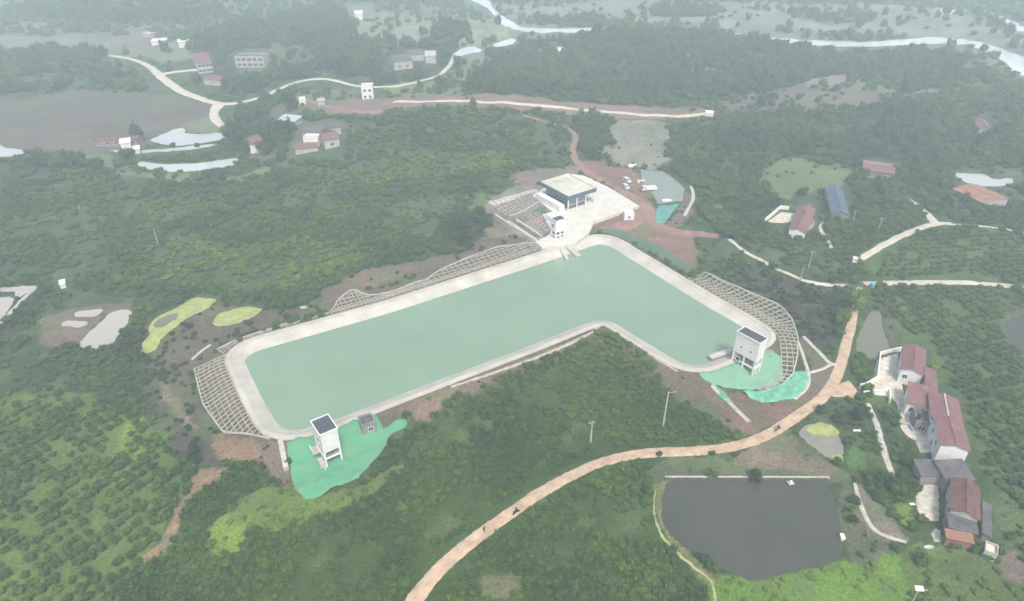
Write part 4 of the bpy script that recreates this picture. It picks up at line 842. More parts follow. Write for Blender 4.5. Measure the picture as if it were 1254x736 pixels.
# the pale grey green bush has its own foliage colour
# every remaining plant: two uncountable masses grown on points
def mass(name, label, sel, srcs):
    P = C_[sel]; zz = z[sel]; me = bpy.data.meshes.new(name); me.vertices.add(len(P)); me.vertices.foreach_set('co', np.c_[P[:, 0], P[:, 1], zz - .05].ravel().astype(np.float32))
    for nm_, v in (('tint', P[:, 3]), ('rad', P[:, 2]), ('rot', rng.random(len(P)) * 6.283), ('hs', .78 + .4 * rng.random(len(P)))):
        me.attributes.new(nm_, 'FLOAT', 'POINT').data.foreach_set('value', v.astype(np.float32))
    me.attributes.new('kindno', 'INT', 'POINT').data.foreach_set('value', rng.integers(0, len(srcs), len(P)).astype(np.int32))
    o = bpy.data.objects.new(name, me); COL.objects.link(o); tag(o, label, kind='stuff')
    g = bpy.data.node_groups.new(name, 'GeometryNodeTree'); g.interface.new_socket('Geometry', in_out='INPUT', socket_type='NodeSocketGeometry'); g.interface.new_socket('Geometry', in_out='OUTPUT', socket_type='NodeSocketGeometry')
    N = g.nodes.new; L = g.links.new; gi_ = N('NodeGroupInput'); go_ = N('NodeGroupOutput'); jn = N('GeometryNodeJoinGeometry')
    def attr(n_, ty='FLOAT'): a = N('GeometryNodeInputNamedAttribute'); a.data_type = ty; a.inputs['Name'].default_value = n_; return a.outputs[0]
    r_ = attr('rad'); h_ = attr('hs'); mu = N('ShaderNodeMath'); mu.operation = 'MULTIPLY'; L(r_, mu.inputs[0]); L(h_, mu.inputs[1])
    cs = N('ShaderNodeCombineXYZ'); L(r_, cs.inputs[0]); L(r_, cs.inputs[1]); L(mu.outputs[0], cs.inputs[2]); cr_ = N('ShaderNodeCombineXYZ'); L(attr('rot'), cr_.inputs[2])
    for k, s in enumerate(srcs):
        oi = N('GeometryNodeObjectInfo'); oi.inputs['Object'].default_value = s; oi.transform_space = 'ORIGINAL'
        ip = N('GeometryNodeInstanceOnPoints'); cm = N('FunctionNodeCompare'); cm.data_type = 'INT'; cm.operation = 'EQUAL'
        L(attr('kindno', 'INT'), cm.inputs['A'] if 'A' in cm.inputs else cm.inputs[2]); 
        [i for i in cm.inputs if i.name == 'B' and i.type == 'INT'][0].default_value = k
        ia = [i for i in cm.inputs if i.name == 'A' and i.type == 'INT'][0]; L(attr('kindno', 'INT'), ia)
        L(gi_.outputs[0], ip.inputs['Points']); L(cm.outputs[0], ip.inputs['Selection']); L(oi.outputs['Geometry'], ip.inputs['Instance']); L(cs.outputs[0], ip.inputs['Scale']); L(cr_.outputs[0], ip.inputs['Rotation']); L(ip.outputs[0], jn.inputs[0])
    L(jn.outputs[0], go_.inputs[0]); md = o.modifiers.new('plants', 'NODES'); md.node_group = g
    return o
isbig = C_[rest, 2] > 2.3
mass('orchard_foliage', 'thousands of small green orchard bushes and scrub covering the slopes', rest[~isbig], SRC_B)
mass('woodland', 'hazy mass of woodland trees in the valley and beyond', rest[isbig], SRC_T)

# ---------------------------------------------------------------- haze
hm = bpy.data.materials.new('haze'); hm.use_nodes = True; t = hm.node_tree; t.nodes.clear()
pv = t.nodes.new('ShaderNodeVolumePrincipled'); pv.inputs['Color'].default_value = (.82, .94, 1.0, 1); pv.inputs['Density'].default_value = .00092; pv.inputs['Anisotropy'].default_value = 0.0
mo = t.nodes.new('ShaderNodeOutputMaterial'); t.links.new(pv.outputs[0], mo.inputs['Volume'])
zmin = float(ZZ.min()) - 1
hz = MB().box(-3100, 3100, -1000, 3700, zmin, 116).build('haze', hm); tag(hz, 'pale haze filling the valley air', kind='stuff')
# ---------------------------------------------------------------- buildings
def solve_rect(F, Rr, Lf, h, base=None, drop=0.0):
    """Roof corner pixels at height h over the ground: front F, right Rr, left Lf -> origin, axes, sizes."""
    g = 0.0 if base is None else base
    for _ in range(6):
        P = at_z([F, Rr, Lf], g + h)
        if base is None: g = float(min(H(P[:, 0], P[:, 1])))
    f, r, l = P; u = r - f; v = l - f; a = float(np.hypot(*u)); b_ = float(np.hypot(*v))
    if a >= b_: u = u / a; v = np.array([-u[1], u[0]]); b_ = abs(float((l - f) @ v))
    else: v = v / b_; u = np.array([v[1], -v[0]]); a = abs(float((r - f) @ u))
    return f, math.atan2(u[1], u[0]), a, b_, g
def window(parent, face, c, z, w_, h_, A, B, frame=None, pane=None, deep=.06, bars=1, name='window'):
    """A framed window with its pane on one face of a box A x B; c = centre along the face."""
    frame = frame or M['white']; pane = pane or M['glass']
    def P(s, d, zz):
        return {'front': (s, -d, zz), 'right': (A + d, s, zz), 'back': (A - s, B + d, zz), 'left': (-d, B - s, zz)}[face]
    def bx(mb, s0, s1, z0, z1, d0, d1):
        pts = [P(s0, d1, z0), P(s1, d1, z0), P(s1, d0, z0), P(s0, d0, z0)]; top = [P(s0, d1, z1), P(s1, d1, z1), P(s1, d0, z1), P(s0, d0, z1)]; mb.hexa(pts, top)
    t_ = .09; mb = MB(); s0, s1, z0, z1 = c - w_/2, c + w_/2, z - h_/2, z + h_/2
    bx(mb, s0 - t_, s1 + t_, z1, z1 + t_, -.05, deep); bx(mb, s0 - t_, s1 + t_, z0 - t_, z0, -.05, deep + .05)
    bx(mb, s0 - t_, s0, z0, z1, -.05, deep); bx(mb, s1, s1 + t_, z0, z1, -.05, deep)
    for k in range(bars): sx = s0 + (k + 1) * w_ / (bars + 1); bx(mb, sx - .03, sx + .03, z0, z1, -.02, deep - .02)
    o = mb.build(name, frame, parent); mb = MB(); bx(mb, s0, s1, z0, z1, -.04, .012); mb.build('pane', pane, o); return o
def house(name, label, F, Rr, Lf, h, roof='gable', ridge='u', rise=1.2, wall='offwhite', rmat='redroof', over=.35, wins=(), cat='house', base=None, group=None, door=None, chimney=None, minb=None, trimc=True, foot=.8):
    f, rz, A, B, g = solve_rect(F, Rr, Lf, h, base)
    if minb: B = max(B, minb)
    root = empty(name, (f[0], f[1], g), rz); tag(root, label, cat, group); o_ = over if roof != 'flat' else 0.0
    x0, x1, y0, y1 = o_, A - o_, o_, B - o_; W = MB(); wt = .24
    # walls rise to the eaves; gable ends carry the slope
    def hz(x, y):
        if roof == 'gable': q = y if ridge == 'u' else x; T = B if ridge == 'u' else A; return h + rise * (1 - abs(q - T / 2) / (T / 2)) - .1
        if roof == 'shed': q = y if ridge == 'u' else x; T = B if ridge == 'u' else A; return h + rise * q / T - .1
        return h
    for (a, b_) in (((x0, y0), (x1, y0)), ((x1, y0), (x1, y1)), ((x1, y1), (x0, y1)), ((x0, y1), (x0, y0))):
        d = np.array(b_) - np.array(a); L = np.hypot(*d); d = d / L; nn = np.array([-d[1], d[0]]) * wt; e = d * (wt if True else 0)
        q0 = np.array(a, float) ; q1 = np.array(b_, float) - e * .999; m = (q0 + q1) / 2
        for (s, t_) in ((q0, m), (m, q1)):
            zb = -foot; s2, t2 = s + nn, t_ + nn
            W.hexa([(*s, zb), (*t_, zb), (*t2, zb), (*s2, zb)], [(*s, hz(*s) - .02), (*t_, hz(*t_) - .02), (*t2, hz(*t2) - .02), (*s2, hz(*s2) - .02)])
    W.build('wall', M[wall], root)
    rm = MB(); th = .12
    def slab(p):
        rm.hexa([(q[0], q[1], q[2] - th) for q in p], p)
    if roof == 'gable':
        if ridge == 'u': slab([(0, 0, h), (A, 0, h), (A, B/2, h + rise), (0, B/2, h + rise)]); slab([(0, B/2, h + rise), (A, B/2, h + rise), (A, B, h), (0, B, h)]); rl = ((0, B/2, h + rise + .04), (A, B/2, h + rise + .04))
        else: slab([(0, 0, h), (A/2, 0, h + rise), (A/2, B, h + rise), (0, B, h)]); slab([(A/2, 0, h + rise), (A, 0, h), (A, B, h), (A/2, B, h + rise)]); rl = ((A/2, 0, h + rise + .04), (A/2, B, h + rise + .04))
    elif roof == 'shed':
        slab([(0, 0, h), (A, 0, h), (A, B, h + rise), (0, B, h + rise)] if ridge == 'u' else [(0, 0, h), (A, 0, h + rise), (A, B, h + rise), (0, B, h)]); rl = None
    else: slab([(0, 0, h + .12), (A, 0, h + .12), (A, B, h + .12), (0, B, h + .12)]); rl = None
    ro = rm.build('roof', M[rmat], root)
    if rl and trimc: MB().bar(rl[0], rl[1], .3, .16).build('ridge_cap', M[rmat] if cat == 'shed' else M['trim'] if trimc == 'pale' else M[rmat], ro)
    if roof == 'flat':
        for (a, b_, c, d) in ((0, A, -.0, .18), (0, A, B - .18, B), (0, .18, .18, B - .18), (A - .18, A, .18, B - .18)):
            MB().box(a, b_, c, d, h + .12, h + .6).build('parapet', M[wall], root)
    for (face, c, z, w_, hh) in wins:
        span = (x1 - x0) if face in ('front', 'back') else (y1 - y0)
        wr = empty_off = None
        mbw = window(root, face, (c * span), z, w_, hh, x1 - x0, y1 - y0, bars=1 if w_ > .8 else 0); mbw.location = (o_, o_, 0)
    if door:
        face, c = door; span = (x1 - x0) if face in ('front', 'back') else (y1 - y0)
        d = window(root, face, c * span, 1.05, 1.0, 2.1, x1 - x0, y1 - y0, M['trim'], M['brownroof'], bars=0, name='door'); d.location = (o_, o_, 0)
    if chimney: MB().box(A * chimney - .3, A * chimney + .3, B * .6, B * .6 + .6, h, h + rise + .9).build('chimney', M['brick'], ro)
    return root, A, B
HG = 'red roofed houses in the row at the right'
house('village_house', 'topmost red roofed house of the right hand row, with a tall white gable end', (1102.4,452), (1132.5,461), (1106,421), 4.6, 'gable', 'v', .9, 'white', 'redroof2', group=HG, wins=(('front', .25, 2.6, 1.0, 1.1), ('left', .3, 2.4, 1.1, 1.2), ('left', .7, 2.4, 1.1, 1.2)))
house('village_house', 'second red roofed house with its short front facing the cluttered yard', (1110,493), (1139,488), (1111,469), 4.0, 'shed', 'u', .7, 'white', 'redroof', group=HG, wins=(('front', .3, 2.2, 1.1, 1.2), ('left', .5, 2.2, 1.0, 1.1)), door=('front', .7))
house('village_house', 'narrow red roofed link behind the second house of the row', (1134,480), (1148,474), (1131,451), 4.4, 'shed', 'u', .6, 'offwhite', 'redroof', group=HG)
house('village_house', 'long middle red roofed house with a pale ridge line', (1141,514), (1176,500), (1136,481), 5.0, 'gable', 'v', .9, 'white', 'redroof', group=HG, wins=(('left', .3, 2.4, 1.1, 1.2), ('left', .7, 2.4, 1.1, 1.2)), trimc='pale')
house('village_house', 'southernmost bright red roofed house with a two storey white end wall', (1151,545), (1187,543), (1142,509), 5.6, 'gable', 'v', .8, 'white', 'redroof', group=HG, wins=(('left', .25, 3.6, 1.1, 1.2), ('left', .7, 3.6, 1.1, 1.2), ('left', .45, 1.5, 1.1, 1.2), ('front', .75, 1.6, .8, .9)), foot=1.2)
house('outbuilding', 'grey cement outbuilding with dark openings in the cluttered yard', (1122,517), (1138,513), (1118,500), 2.8, 'flat', 'u', .2, 'greyrender', 'greytile', cat='outbuilding', wins=(('front', .5, 1.4, 1.4, 1.3),))
house('tiled_lean_to', 'grey tiled lean-to below the white end wall of the row', (1128,583), (1158,584), (1126,565), 3.0, 'shed', 'u', .7, 'greyrender', 'greytile', cat='lean-to')
house('tiled_lean_to', 'grey tiled roof joining the white end wall to the brown roofed house', (1160,590), (1196,588), (1153,566), 3.4, 'shed', 'u', .8, 'greyrender', 'greytile', cat='lean-to')
house('farmhouse', 'brown tiled farmhouse at the bottom of the row beside the cream yard', (1163,625), (1201,629), (1164,584), 4.2, 'gable', 'v', 1.1, 'offwhite', 'brownroof', cat='house', wins=(('left', .25, 1.8, 1.1, 1.1), ('left', .7, 1.8, 1.1, 1.1)), door=('left', .5), trimc=True)
house('tiled_shed', 'low grey tiled shed attached below the brown tiled farmhouse', (1162,646), (1199,655), (1163,625), 3.0, 'shed', 'u', .5, 'brick', 'greytile', cat='shed', wins=(('front', .5, 1.3, 1.2, .8),))
house('tiled_lean_to', 'narrow grey lean-to along the right side of the brown tiled farmhouse', (1203,652), (1216,654), (1203,612), 2.4, 'shed', 'v', -.5, 'greyrender', 'greytile', cat='lean-to')
house('brick_annex', 'orange brick annex with a rusty roof at the foot of the grey shed', (1159,659), (1194,666), (1160,650), 2.6, 'shed', 'u', .35, 'brick', 'brick', cat='annex', minb=2.2)
house('tank_house', 'small pale box shaped hut below the narrow grey lean-to', (1205,676), (1221,678), (1206,664), 1.6, 'flat', 'u', .2, 'offwhite', 'roofwhite', cat='hut')
# middle distance
house('farmhouse', 'red roofed farmhouse with a white yard front left of the blue roof', (965,281), (988,285), (978,252), 3.2, 'gable', 'v', 1.2, 'white', 'redroof2', wins=(('left', .3, 1.6, 1.1, 1.1), ('left', .7, 1.6, 1.1, 1.1)), door=('left', .5), chimney=.5, minb=10)
house('farmhouse', 'lower red roofed wing in front of the farmhouse left of the blue roof', (985,281), (1000,270), (974,272), 2.8, 'gable', 'u', .8, 'offwhite', 'redroof2')
house('farmhouse', 'blue grey roofed farmhouse with a red patched front', (1018,262), (1039,258), (1010,229), 3.6, 'gable', 'v', 1.4, 'greyrender', 'blueroof', wins=(('right', .3, 1.8, 1.1, 1.1), ('right', .7, 1.8, 1.1, 1.1), ('front', .5, 1.8, 1.2, 1.1)), minb=12)
house('open_shed', 'small red roofed porch at the front of the blue roofed farmhouse', (1021,266), (1034,264), (1020,257), 2.2, 'shed', 'u', .3, 'greyrender', 'redroof', cat='porch', minb=2.5)
house('farmhouse', 'hazy pink roofed farmhouse above the pale green field', (1056,208), (1096,210), (1056,195), 3.6, 'gable', 'u', 1.3, 'greyrender', 'redroof2', wins=(('front', .25, 1.8, 1.2, 1.2), ('front', .75, 1.8, 1.2, 1.2)), door=('front', .5), trimc='pale')
house('farmhouse', 'long orange roofed farmhouse beside the bright pond', (1205,249), (1225,238), (1166,231), 3.4, 'gable', 'v', .9, 'offwhite', 'orangeroof', wins=(('left', .2, 1.8, 1.3, 1.3), ('left', .5, 1.8, 1.3, 1.3), ('left', .8, 1.8, 1.3, 1.3)))
house('farmhouse', 'hazy pink roofed house among the trees near the right edge', (1199,158), (1212,154), (1192,146), 4.0, 'gable', 'v', 1.2, 'offwhite', 'redroof2', wins=(('front', .5, 2, 1.5, 1.5),))
# left village
VG = 'hazy houses of the left village'
house('village_house', 'white two storey village house with a pinkish roof at the end of the driveway', (240,78), (261,78), (234,66), 6.5, 'gable', 'u', 1.6, 'offwhite', 'redroof2', group=VG, wins=tuple(('front', c, z, 1.8, 1.5) for c in (.15, .4, .65, .88) for z in (1.8, 4.8)))
house('village_house', 'long white balconied village house standing alone on the green slope', (287,70), (322,70), (287,66), 6.5, 'flat', 'u', .4, 'offwhite', 'greytile', group=VG, wins=tuple(('front', c, z, 2.6, 1.7) for c in (.12, .31, .5, .69, .88) for z in (1.8, 5.0)), minb=8)
house('village_house', 'low village house with a thin white roof line below the driveway', (247,96), (272,99), (247,91), 3.5, 'shed', 'u', .5, 'offwhite', 'redroof2', group=VG, minb=6)
house('village_house', 'small white house at the top of the left village', (217,52), (231,51), (217,49), 4, 'shed', 'u', .4, 'white', 'white', group=VG, minb=5)
house('village_house', 'long low white shed left of the small white house at the top', (184,51), (203,50), (184,48), 3, 'shed', 'u', .4, 'white', 'white', group=VG, minb=5)
house('village_house', 'faint white shed farthest up on the left', (173,41), (184,42), (173,39), 3, 'shed', 'u', .4, 'offwhite', 'offwhite', group=VG, minb=5)
house('village_house', 'cyan roofed building in the middle of the left village', (338,147), (361,149), (340,140), 3.6, 'shed', 'u', .5, 'offwhite', 'cyanroof', group=VG, minb=8)
house('village_house', 'grey roofed house at the back of the cluster below the cyan roof', (369,163), (395,163), (371,154), 4.5, 'gable', 'u', 1.4, 'offwhite', 'greytile', group=VG, wins=(('front', .3, 2.4, 1.8, 1.4), ('front', .7, 2.4, 1.8, 1.4)))
house('village_house', 'flat white porch house in front of the grey roofed village house', (371,170), (389,170), (371,165), 4.2, 'flat', 'u', .3, 'white', 'roofwhite', group=VG, wins=(('front', .3, 1.8, 1.8, 1.8), ('front', .75, 1.8, 1.8, 1.8)), minb=5)
house('village_house', 'pinkish house at the right end of the cluster below the cyan roof', (396,172), (414,166), (390,163), 4.6, 'gable', 'u', 1.2, 'offwhite', 'redroof2', group=VG, wins=(('front', .5, 2.2, 1.6, 1.4),), minb=7)
house('village_house', 'small grey roofed house right of the pinkish one', (402,157), (418,155), (399,150), 4.0, 'gable', 'u', 1.2, 'offwhite', 'greytile', group=VG, minb=6)
house('village_house', 'low pinkish lean-to at the bottom of the village cluster', (360,183), (390,180), (362,177), 2.8, 'shed', 'u', .5, 'offwhite', 'redroof2', group=VG, minb=6)
house('village_house', 'square white two storey house beside the valley road', (442,107), (456,107), (443,103), 7.0, 'flat', 'u', .3, 'white', 'roofwhite', group=VG, wins=tuple(('front', c, z, 1.3, 1.4) for c in (.28, .72) for z in (1.8, 5.2)), minb=6)
house('village_house', 'large hazy grey roofed house in the wood at the top', (482,76), (505,73), (474,68), 5.5, 'gable', 'u', 2.2, 'offwhite', 'greytile', group=VG, wins=(('front', .3, 2.4, 1.8, 1.4), ('front', .7, 2.4, 1.8, 1.4)), minb=10)
house('village_house', 'pale roofed house right of the large grey one in the wood', (520,69), (534,69), (520,62), 5.0, 'gable', 'u', 1.5, 'offwhite', 'offwhite', group=VG, minb=8)
house('village_house', 'grey roofed wing behind the large grey house in the wood', (500,67), (520,66), (500,61), 4.5, 'gable', 'u', 1.6, 'offwhite', 'greytile', group=VG, minb=8)
house('village_house', 'tiny bright white house near the top edge of the photo', (434,17), (444,17), (434,13), 5, 'gable', 'u', 1.2, 'white', 'white', group=VG, minb=8)
house('long_shed', 'long brown roofed shed at the lower edge of the brown field', (113,173), (168,171), (113,167), 3, 'gable', 'u', 1.0, 'greyrender', 'brownroof', cat='shed', minb=6, wins=tuple(('front', c, 1.6, 1.6, 1.2) for c in (.1, .3, .5, .7, .9)))
house('village_house', 'small white roofed house between the shed and the flooded field', (146,176), (160,175), (146,171), 3.4, 'shed', 'u', .5, 'white', 'white', group=VG, minb=6)
house('village_house', 'small white hut tucked beside the dark tree left of the crescent pool', (162,183), (171,183), (162,179), 3, 'shed', 'u', .4, 'white', 'white', group=VG, minb=4)
house('village_house', 'dull red roofed house half hidden by the largest dark village trees', (305,178), (318,168), (296,168), 4.2, 'gable', 'u', 1.4, 'white', 'redroof2', group=VG, minb=8)
house('village_house', 'tiny white building beside the reddish village track', (366,123), (374,124), (366,120), 3, 'flat', 'u', .4, 'white', 'white', group=VG, minb=4)
house('village_house', 'tiny pale building right of the tiny white one on the reddish track', (388,124), (398,124), (388,121), 3, 'shed', 'u', .4, 'offwhite', 'offwhite', group=VG, minb=4)
house('white_hut', 'small white building at the end of the valley road', (864,139), (874,140), (864,136), 3, 'flat', 'u', .4, 'white', 'white', cat='hut', minb=4)
house('white_hut', 'small white hut in the clearing of the distant wood', (683,62), (691,62), (683,58), 4, 'gable', 'u', 1.0, 'white', 'white', cat='hut', minb=5)

# ---------------------------------------------------------------- valve towers
def tower(label, F, Rr, Lf, base_px, floors, upper, mats=('white', 'roofdark'), midcol=True, wins=(), name='valve_tower', base=None, plinth=True, slant=True):
    # height from the pixel of the roof corner over the base corner
    g = float(G([base_px])[1][0]) if base is None else base; b0 = at_z([base_px], g)[0]
    lo, hi = .5, 25
    for _ in range(40):
        h = (lo + hi) / 2; _, py = to_px(b0[0], b0[1], g + h)
        if py > F[1]: lo = h
        else: hi = h
    P = at_z([Rr, Lf], g + h); u = P[0] - b0; A = float(np.hypot(*u)); u /= A; v = np.array([-u[1], u[0]]); B = float((P[1] - b0) @ v)
    root = empty(name, (b0[0], b0[1], g), math.atan2(u[1], u[0])); tag(root, label, 'valve tower', 'towers of the reservoir')
    zu = h * (1 - upper); cs = .38; W = M[mats[0]]
    cols = [(0, 0), (A - cs, 0), (0, B - cs), (A - cs, B - cs)] + ([(A / 2 - cs / 2, 0)] if midcol else [])
    for x, y in cols: MB().box(x, x + cs, y, y + cs, -1.5, zu).build('column', W, root)
    for q, (x0, x1, y0, y1) in enumerate(((cs, A - cs, .03, cs - .05), (cs, A - cs, B - cs + .05, B - .03), (.03, cs - .05, cs, B - cs), (A - cs + .05, A - .03, cs, B - cs))):
        MB().box(x0, x1, y0, y1, zu * .48, zu * .48 + .35).build('beam', W, root); MB().box(x0, x1, y0, y1, zu - .4, zu - .002).build('beam', W, root)
    MB().box(cs, A - cs, cs, B - cs, zu * .48 + .05, zu * .48 + .25).build('landing', M['greyrender'], root)
    st = MB(); n = 9
    for k in range(n): st.box(cs + .2 + k * (A - 2 * cs - .8) / n, cs + .2 + (k + 1) * (A - 2 * cs - .8) / n, B * .45, B * .45 + 1.0, zu * .48 * k / n, zu * .48 * (k + 1) / n)
    so_ = st.build('stair', M['greyrender'], root); tag(so_, kind='stuff')
    wl = MB(); t_ = .22
    wl.box(0, A, 0, t_, zu, h).box(0, A, B - t_, B, zu, h).box(0, t_, t_, B - t_, zu, h).box(A - t_, A, t_, B - t_, zu, h); wl.build('wall', W, root)
    MB().box(t_, A - t_, t_, B - t_, zu, zu + .2).build('upper_floor', M['greyrender'], root)
    e = .16
    MB().box(-e, A + e, -e, B + e, h, h + .14).build('roof_slab', W, root)
    for (a, b_, c, d) in ((-e, A + e, -e, -e + .22), (-e, A + e, B + e - .22, B + e), (-e, -e + .22, -e + .22, B + e - .22), (A + e - .22, A + e, -e + .22, B + e - .22)): MB().box(a, b_, c, d, h + .14, h + .34).build('parapet', W, root)
    MB().box(-e + .22, A + e - .22, -e + .22, B + e - .22, h + .14, h + .2).build('roof_membrane', M[mats[1]], root)
    for (face, c, z, w_, hh) in wins:
        sp = A if face in ('front', 'back') else B; window(root, face, c * sp, z * h, w_, hh, A, B, W, M['dark'], bars=0)
    if plinth: MB().box(-.5, A + .5, -.5, B + .5, -1.2, .12).build('plinth', M['kerb'], root)
    return root, A, B, h, zu
t1, A1, B1, h1, zu1 = tower('tall white valve tower standing on the left green net', (393.4,534), (413,525), (381,517), (400,573), 2, .52, midcol=False, wins=(('left', .62, .72, .9, 1.3), ('front', .5, .05, .01, .01))[:1])
# side porch of the left tower facing the water
pr = MB().box(-1.5, -.02, B1 * .5, B1 - .1, zu1 * .55, zu1 * .55 + .2).build('balcony', M['offwhite'], t1)
MB().box(-1.5, -1.38, B1 * .5, B1 - .1, zu1 * .55 + .2, zu1 * .55 + 1.1).build('railing', M['white'], pr)
MB().box(-1.2, -.02, 0.3, 2.2, -.8, 1.6).build('entrance_block', M['offwhite'], t1)
t2, A2, B2, h2, zu2 = tower('white valve tower with two small square windows at the right end of the reservoir', (924.4,421.5), (940,415.5), (901.6,407.5), (920.5,463), 2, .50, wins=(('left', .3, .67, .5, .55), ('left', .72, .67, .5, .55)))
for k in range(1):
    MB().box(-.05, .2, B2 * .5 - .19, B2 * .5 + .19, -1.2, zu2).build('column', M['white'], t2)
    for zz_ in (.3, .62): window(t2, 'left', B2 * .25, zu2 * zz_, 1.1, zu2 * .2, A2, B2, M['white'], M['dark'], bars=0)
t3, A3, B3, h3, zu3 = tower('smaller white gate tower on slender legs at the far corner of the reservoir', (680.5,272), (692.7,268.5), (673,268.3), (680,296), 2, .50, wins=(('left', .5, .74, .9, 1.2),), midcol=True, base=.0, plinth=False)
MB().box(.5, A3 - .3, B3 + .2, B3 + 2.6, h3 * .62, h3 * .62 + .15).build('rear_canopy', M['white'], t3)
# footbridge from the right tower to the crest and its inlet walls
def beam_px(name, a, b_, za, zb, w_, h_, m, label, cat='wall', group=None):
    p = at_z([a], za)[0]; q = at_z([b_], zb)[0]; mid = (p + q) / 2; d = q - p; L = float(np.hypot(*d))
    root = empty(name, (mid[0], mid[1], min(za, zb) - 0), math.atan2(d[1], d[0])); tag(root, label, cat, group)
    dz = (zb - za) / 2; z0 = max(za, zb) - (za + zb) / 2
    mb = MB(); mb.hexa([(-L/2, -w_/2, -h_), (L/2, -w_/2, -h_), (L/2, w_/2, -h_), (-L/2, w_/2, -h_)], [(-L/2, -w_/2, za - min(za, zb)), (L/2, -w_/2, zb - min(za, zb)), (L/2, w_/2, zb - min(za, zb)), (-L/2, w_/2, za - min(za, zb))])
    mb.build('slab', m, root); return root, L
beam_px('inlet_wall', (683,296), (695,317), .6, -.9, 1.1, 2.2, M['liner'], 'left white guide wall running from the gate tower into the water', 'wall', 'guide walls at the gate tower')
beam_px('inlet_wall', (690,296), (709,313), .6, -.9, 1.9, 2.2, M['liner'], 'right white guide wall running from the gate tower into the water', 'wall', 'guide walls at the gate tower')
beam_px('inlet_slab', (668,296), (700,291), .25, .25, 5.0, 1.0, M['liner'], 'pale slab under the gate tower', 'slab')
beam_px('footbridge', (870,437), (895,428), .1, .3, 1.6, .35, M['kerb'], 'short pale concrete ramp reaching the right valve tower from the water side', 'ramp')
beam_px('retaining_wall', (343,538), (350,572), .1, -.9, 1.1, 1.2, M['kerb'], 'pale concrete wall at the left edge of the green net', 'wall')
# cement hut
hh_, Ah, Bh = house('cement_hut', 'small grey cement hut with a dark sunken roof beside the left valve tower', (443,523), (460,518), (438,512), 2.9, 'flat', 'u', .2, 'greyrender', 'greytile', cat='hut', wins=(('front', .62, 1.5, 1.1, 1.0),))
# ---------------------------------------------------------------- main pump building
f, rz, A, B, g = solve_rect((696,241), (735,232.5), (662,223), 6.0, APRON_Z)
root = empty('pump_building', (f[0], f[1], APRON_Z), rz); tag(root, 'large flat roofed pump building with a dark blue band on the pale yard', 'pump building')
ov = 1.6
wl = MB(); t_ = .3; X0, X1, Y0, Y1 = ov, A - ov * 2.2, ov, B - ov
wl.box(X0, X1, Y0, Y0 + t_, 0, 5.0).box(X0, X1, Y1 - t_, Y1, 0, 5.0).box(X0, X0 + t_, Y0 + t_, Y1 - t_, 0, 5.0).box(X1 - t_, X1, Y0 + t_, Y1 - t_, 0, 5.0); wl.build('wall', M['blueband'], root)
MB().box(0, A, 0, B, 5.55, 6.0).build('roof', M['roofwhite'], root)
for a, b_, c, d in ((-.12, A + .12, -.12, 0), (-.12, A + .12, B, B + .12), (-.12, 0, 0, B), (A, A + .12, 0, B)): MB().box(a, b_, c, d, 4.6, 6.08).build('fascia', M['blueband'], root)
for a, b_, c, d in ((.0, A, .0, .3), (.0, A, B - .3, B), (0, .3, .3, B - .3), (A - .3, A, .3, B - .3)): MB().box(a, b_, c, d, 6.0, 6.3).build('parapet', M['roofwhite'], root)
MB().box(A * .30, A * .78, B * .72, B * .86, 6.0, 6.18).build('roof_strip', M['kerb'], root)
for k in range(4): MB().box(A - .5, A - .1, .3 + k * (B - 1) / 3, .7 + k * (B - 1) / 3, 0, 5.55).build('column', M['white'], root)
for k in range(4): MB().box(.15 + k * (A - .9) / 3, .5 + k * (A - .9) / 3, .12, .45, 0, 5.55).build('column', M['white'], root)
nw = 6
for k in range(nw):
    o = window(root, 'front', (k + .5) * (X1 - X0) / nw, 2.4, (X1 - X0) / nw * .7, 1.8, X1 - X0, Y1 - Y0, M['white'], M['glass'], bars=2); o.location = (X0, Y0, 0)
for k in range(7):
    o = window(root, 'left', (k + .5) * (Y1 - Y0) / 7, 3.1, (Y1 - Y0) / 7 * .7, 1.4, X1 - X0, Y1 - Y0, M['white'], M['glass'], bars=1); o.location = (X0, Y0, 0)
o = window(root, 'front', (X1 - X0) * .5, 1.1, .01, .01, 1, 1) if False else None
# low white side wall left of the building
mbw = MB().box(-2.6, -.2, B * .1, B * .95, 0, 2.3); mbw.build('side_room', M['white'], root)
house('yard_hut', 'small white hut in front of the gate tower on the edge of the yard', (676,268), (685,266), (668,264), 2.0, 'flat', 'u', .2, 'white', 'white', cat='hut', base=APRON_Z, minb=2.5)
house('site_container', 'white container box parked on the red soil just below the yard corner', (765,263), (777,262.5), (765,258.5), 2.4, 'flat', 'u', .1, 'white', 'white', cat='container', minb=2.4, wins=(('front', .5, 1.3, .8, .8),))
# channel left of the gate tower with its side walls
for (a, b_, lab) in (((622,270), (657,293), 'left wall of the stepped spillway channel'), ((632,268), (664,289), 'right wall of the stepped spillway channel'), ((606,262), (660,296), 'outer pale kerb wall of the spillway slope')):
    zz = G([a, b_])[1]; beam_px('channel_wall', a, b_, float(zz[0]) + .5, float(zz[1]) + .5, .8, 1.2, M['kerb'], lab, 'wall')
drape('channel_floor', [(622,268), (633,267), (662,288), (656,292)], M['greytile'], 'dark floor of the spillway channel', lift=.12, edge=0)
drape('dust_net', [(650,262),(664,250),(671,259),(668,262),(655,268)], M['netdull'], 'small dull green net between the square lattice and the yard', 'net', wr=.2)
drape('channel_floor', [(646,267),(658,261),(676,272),(671,284)], M['redroad'], 'bare red soil under the small lattice', lift=.04, edge=0)
drape('concrete_strip', [(598,247),(640,235),(657,231),(660,236),(640,240),(602,252)], M['kerb'], 'pale path along the back of the square lattice', lift=.14, edge=.1)

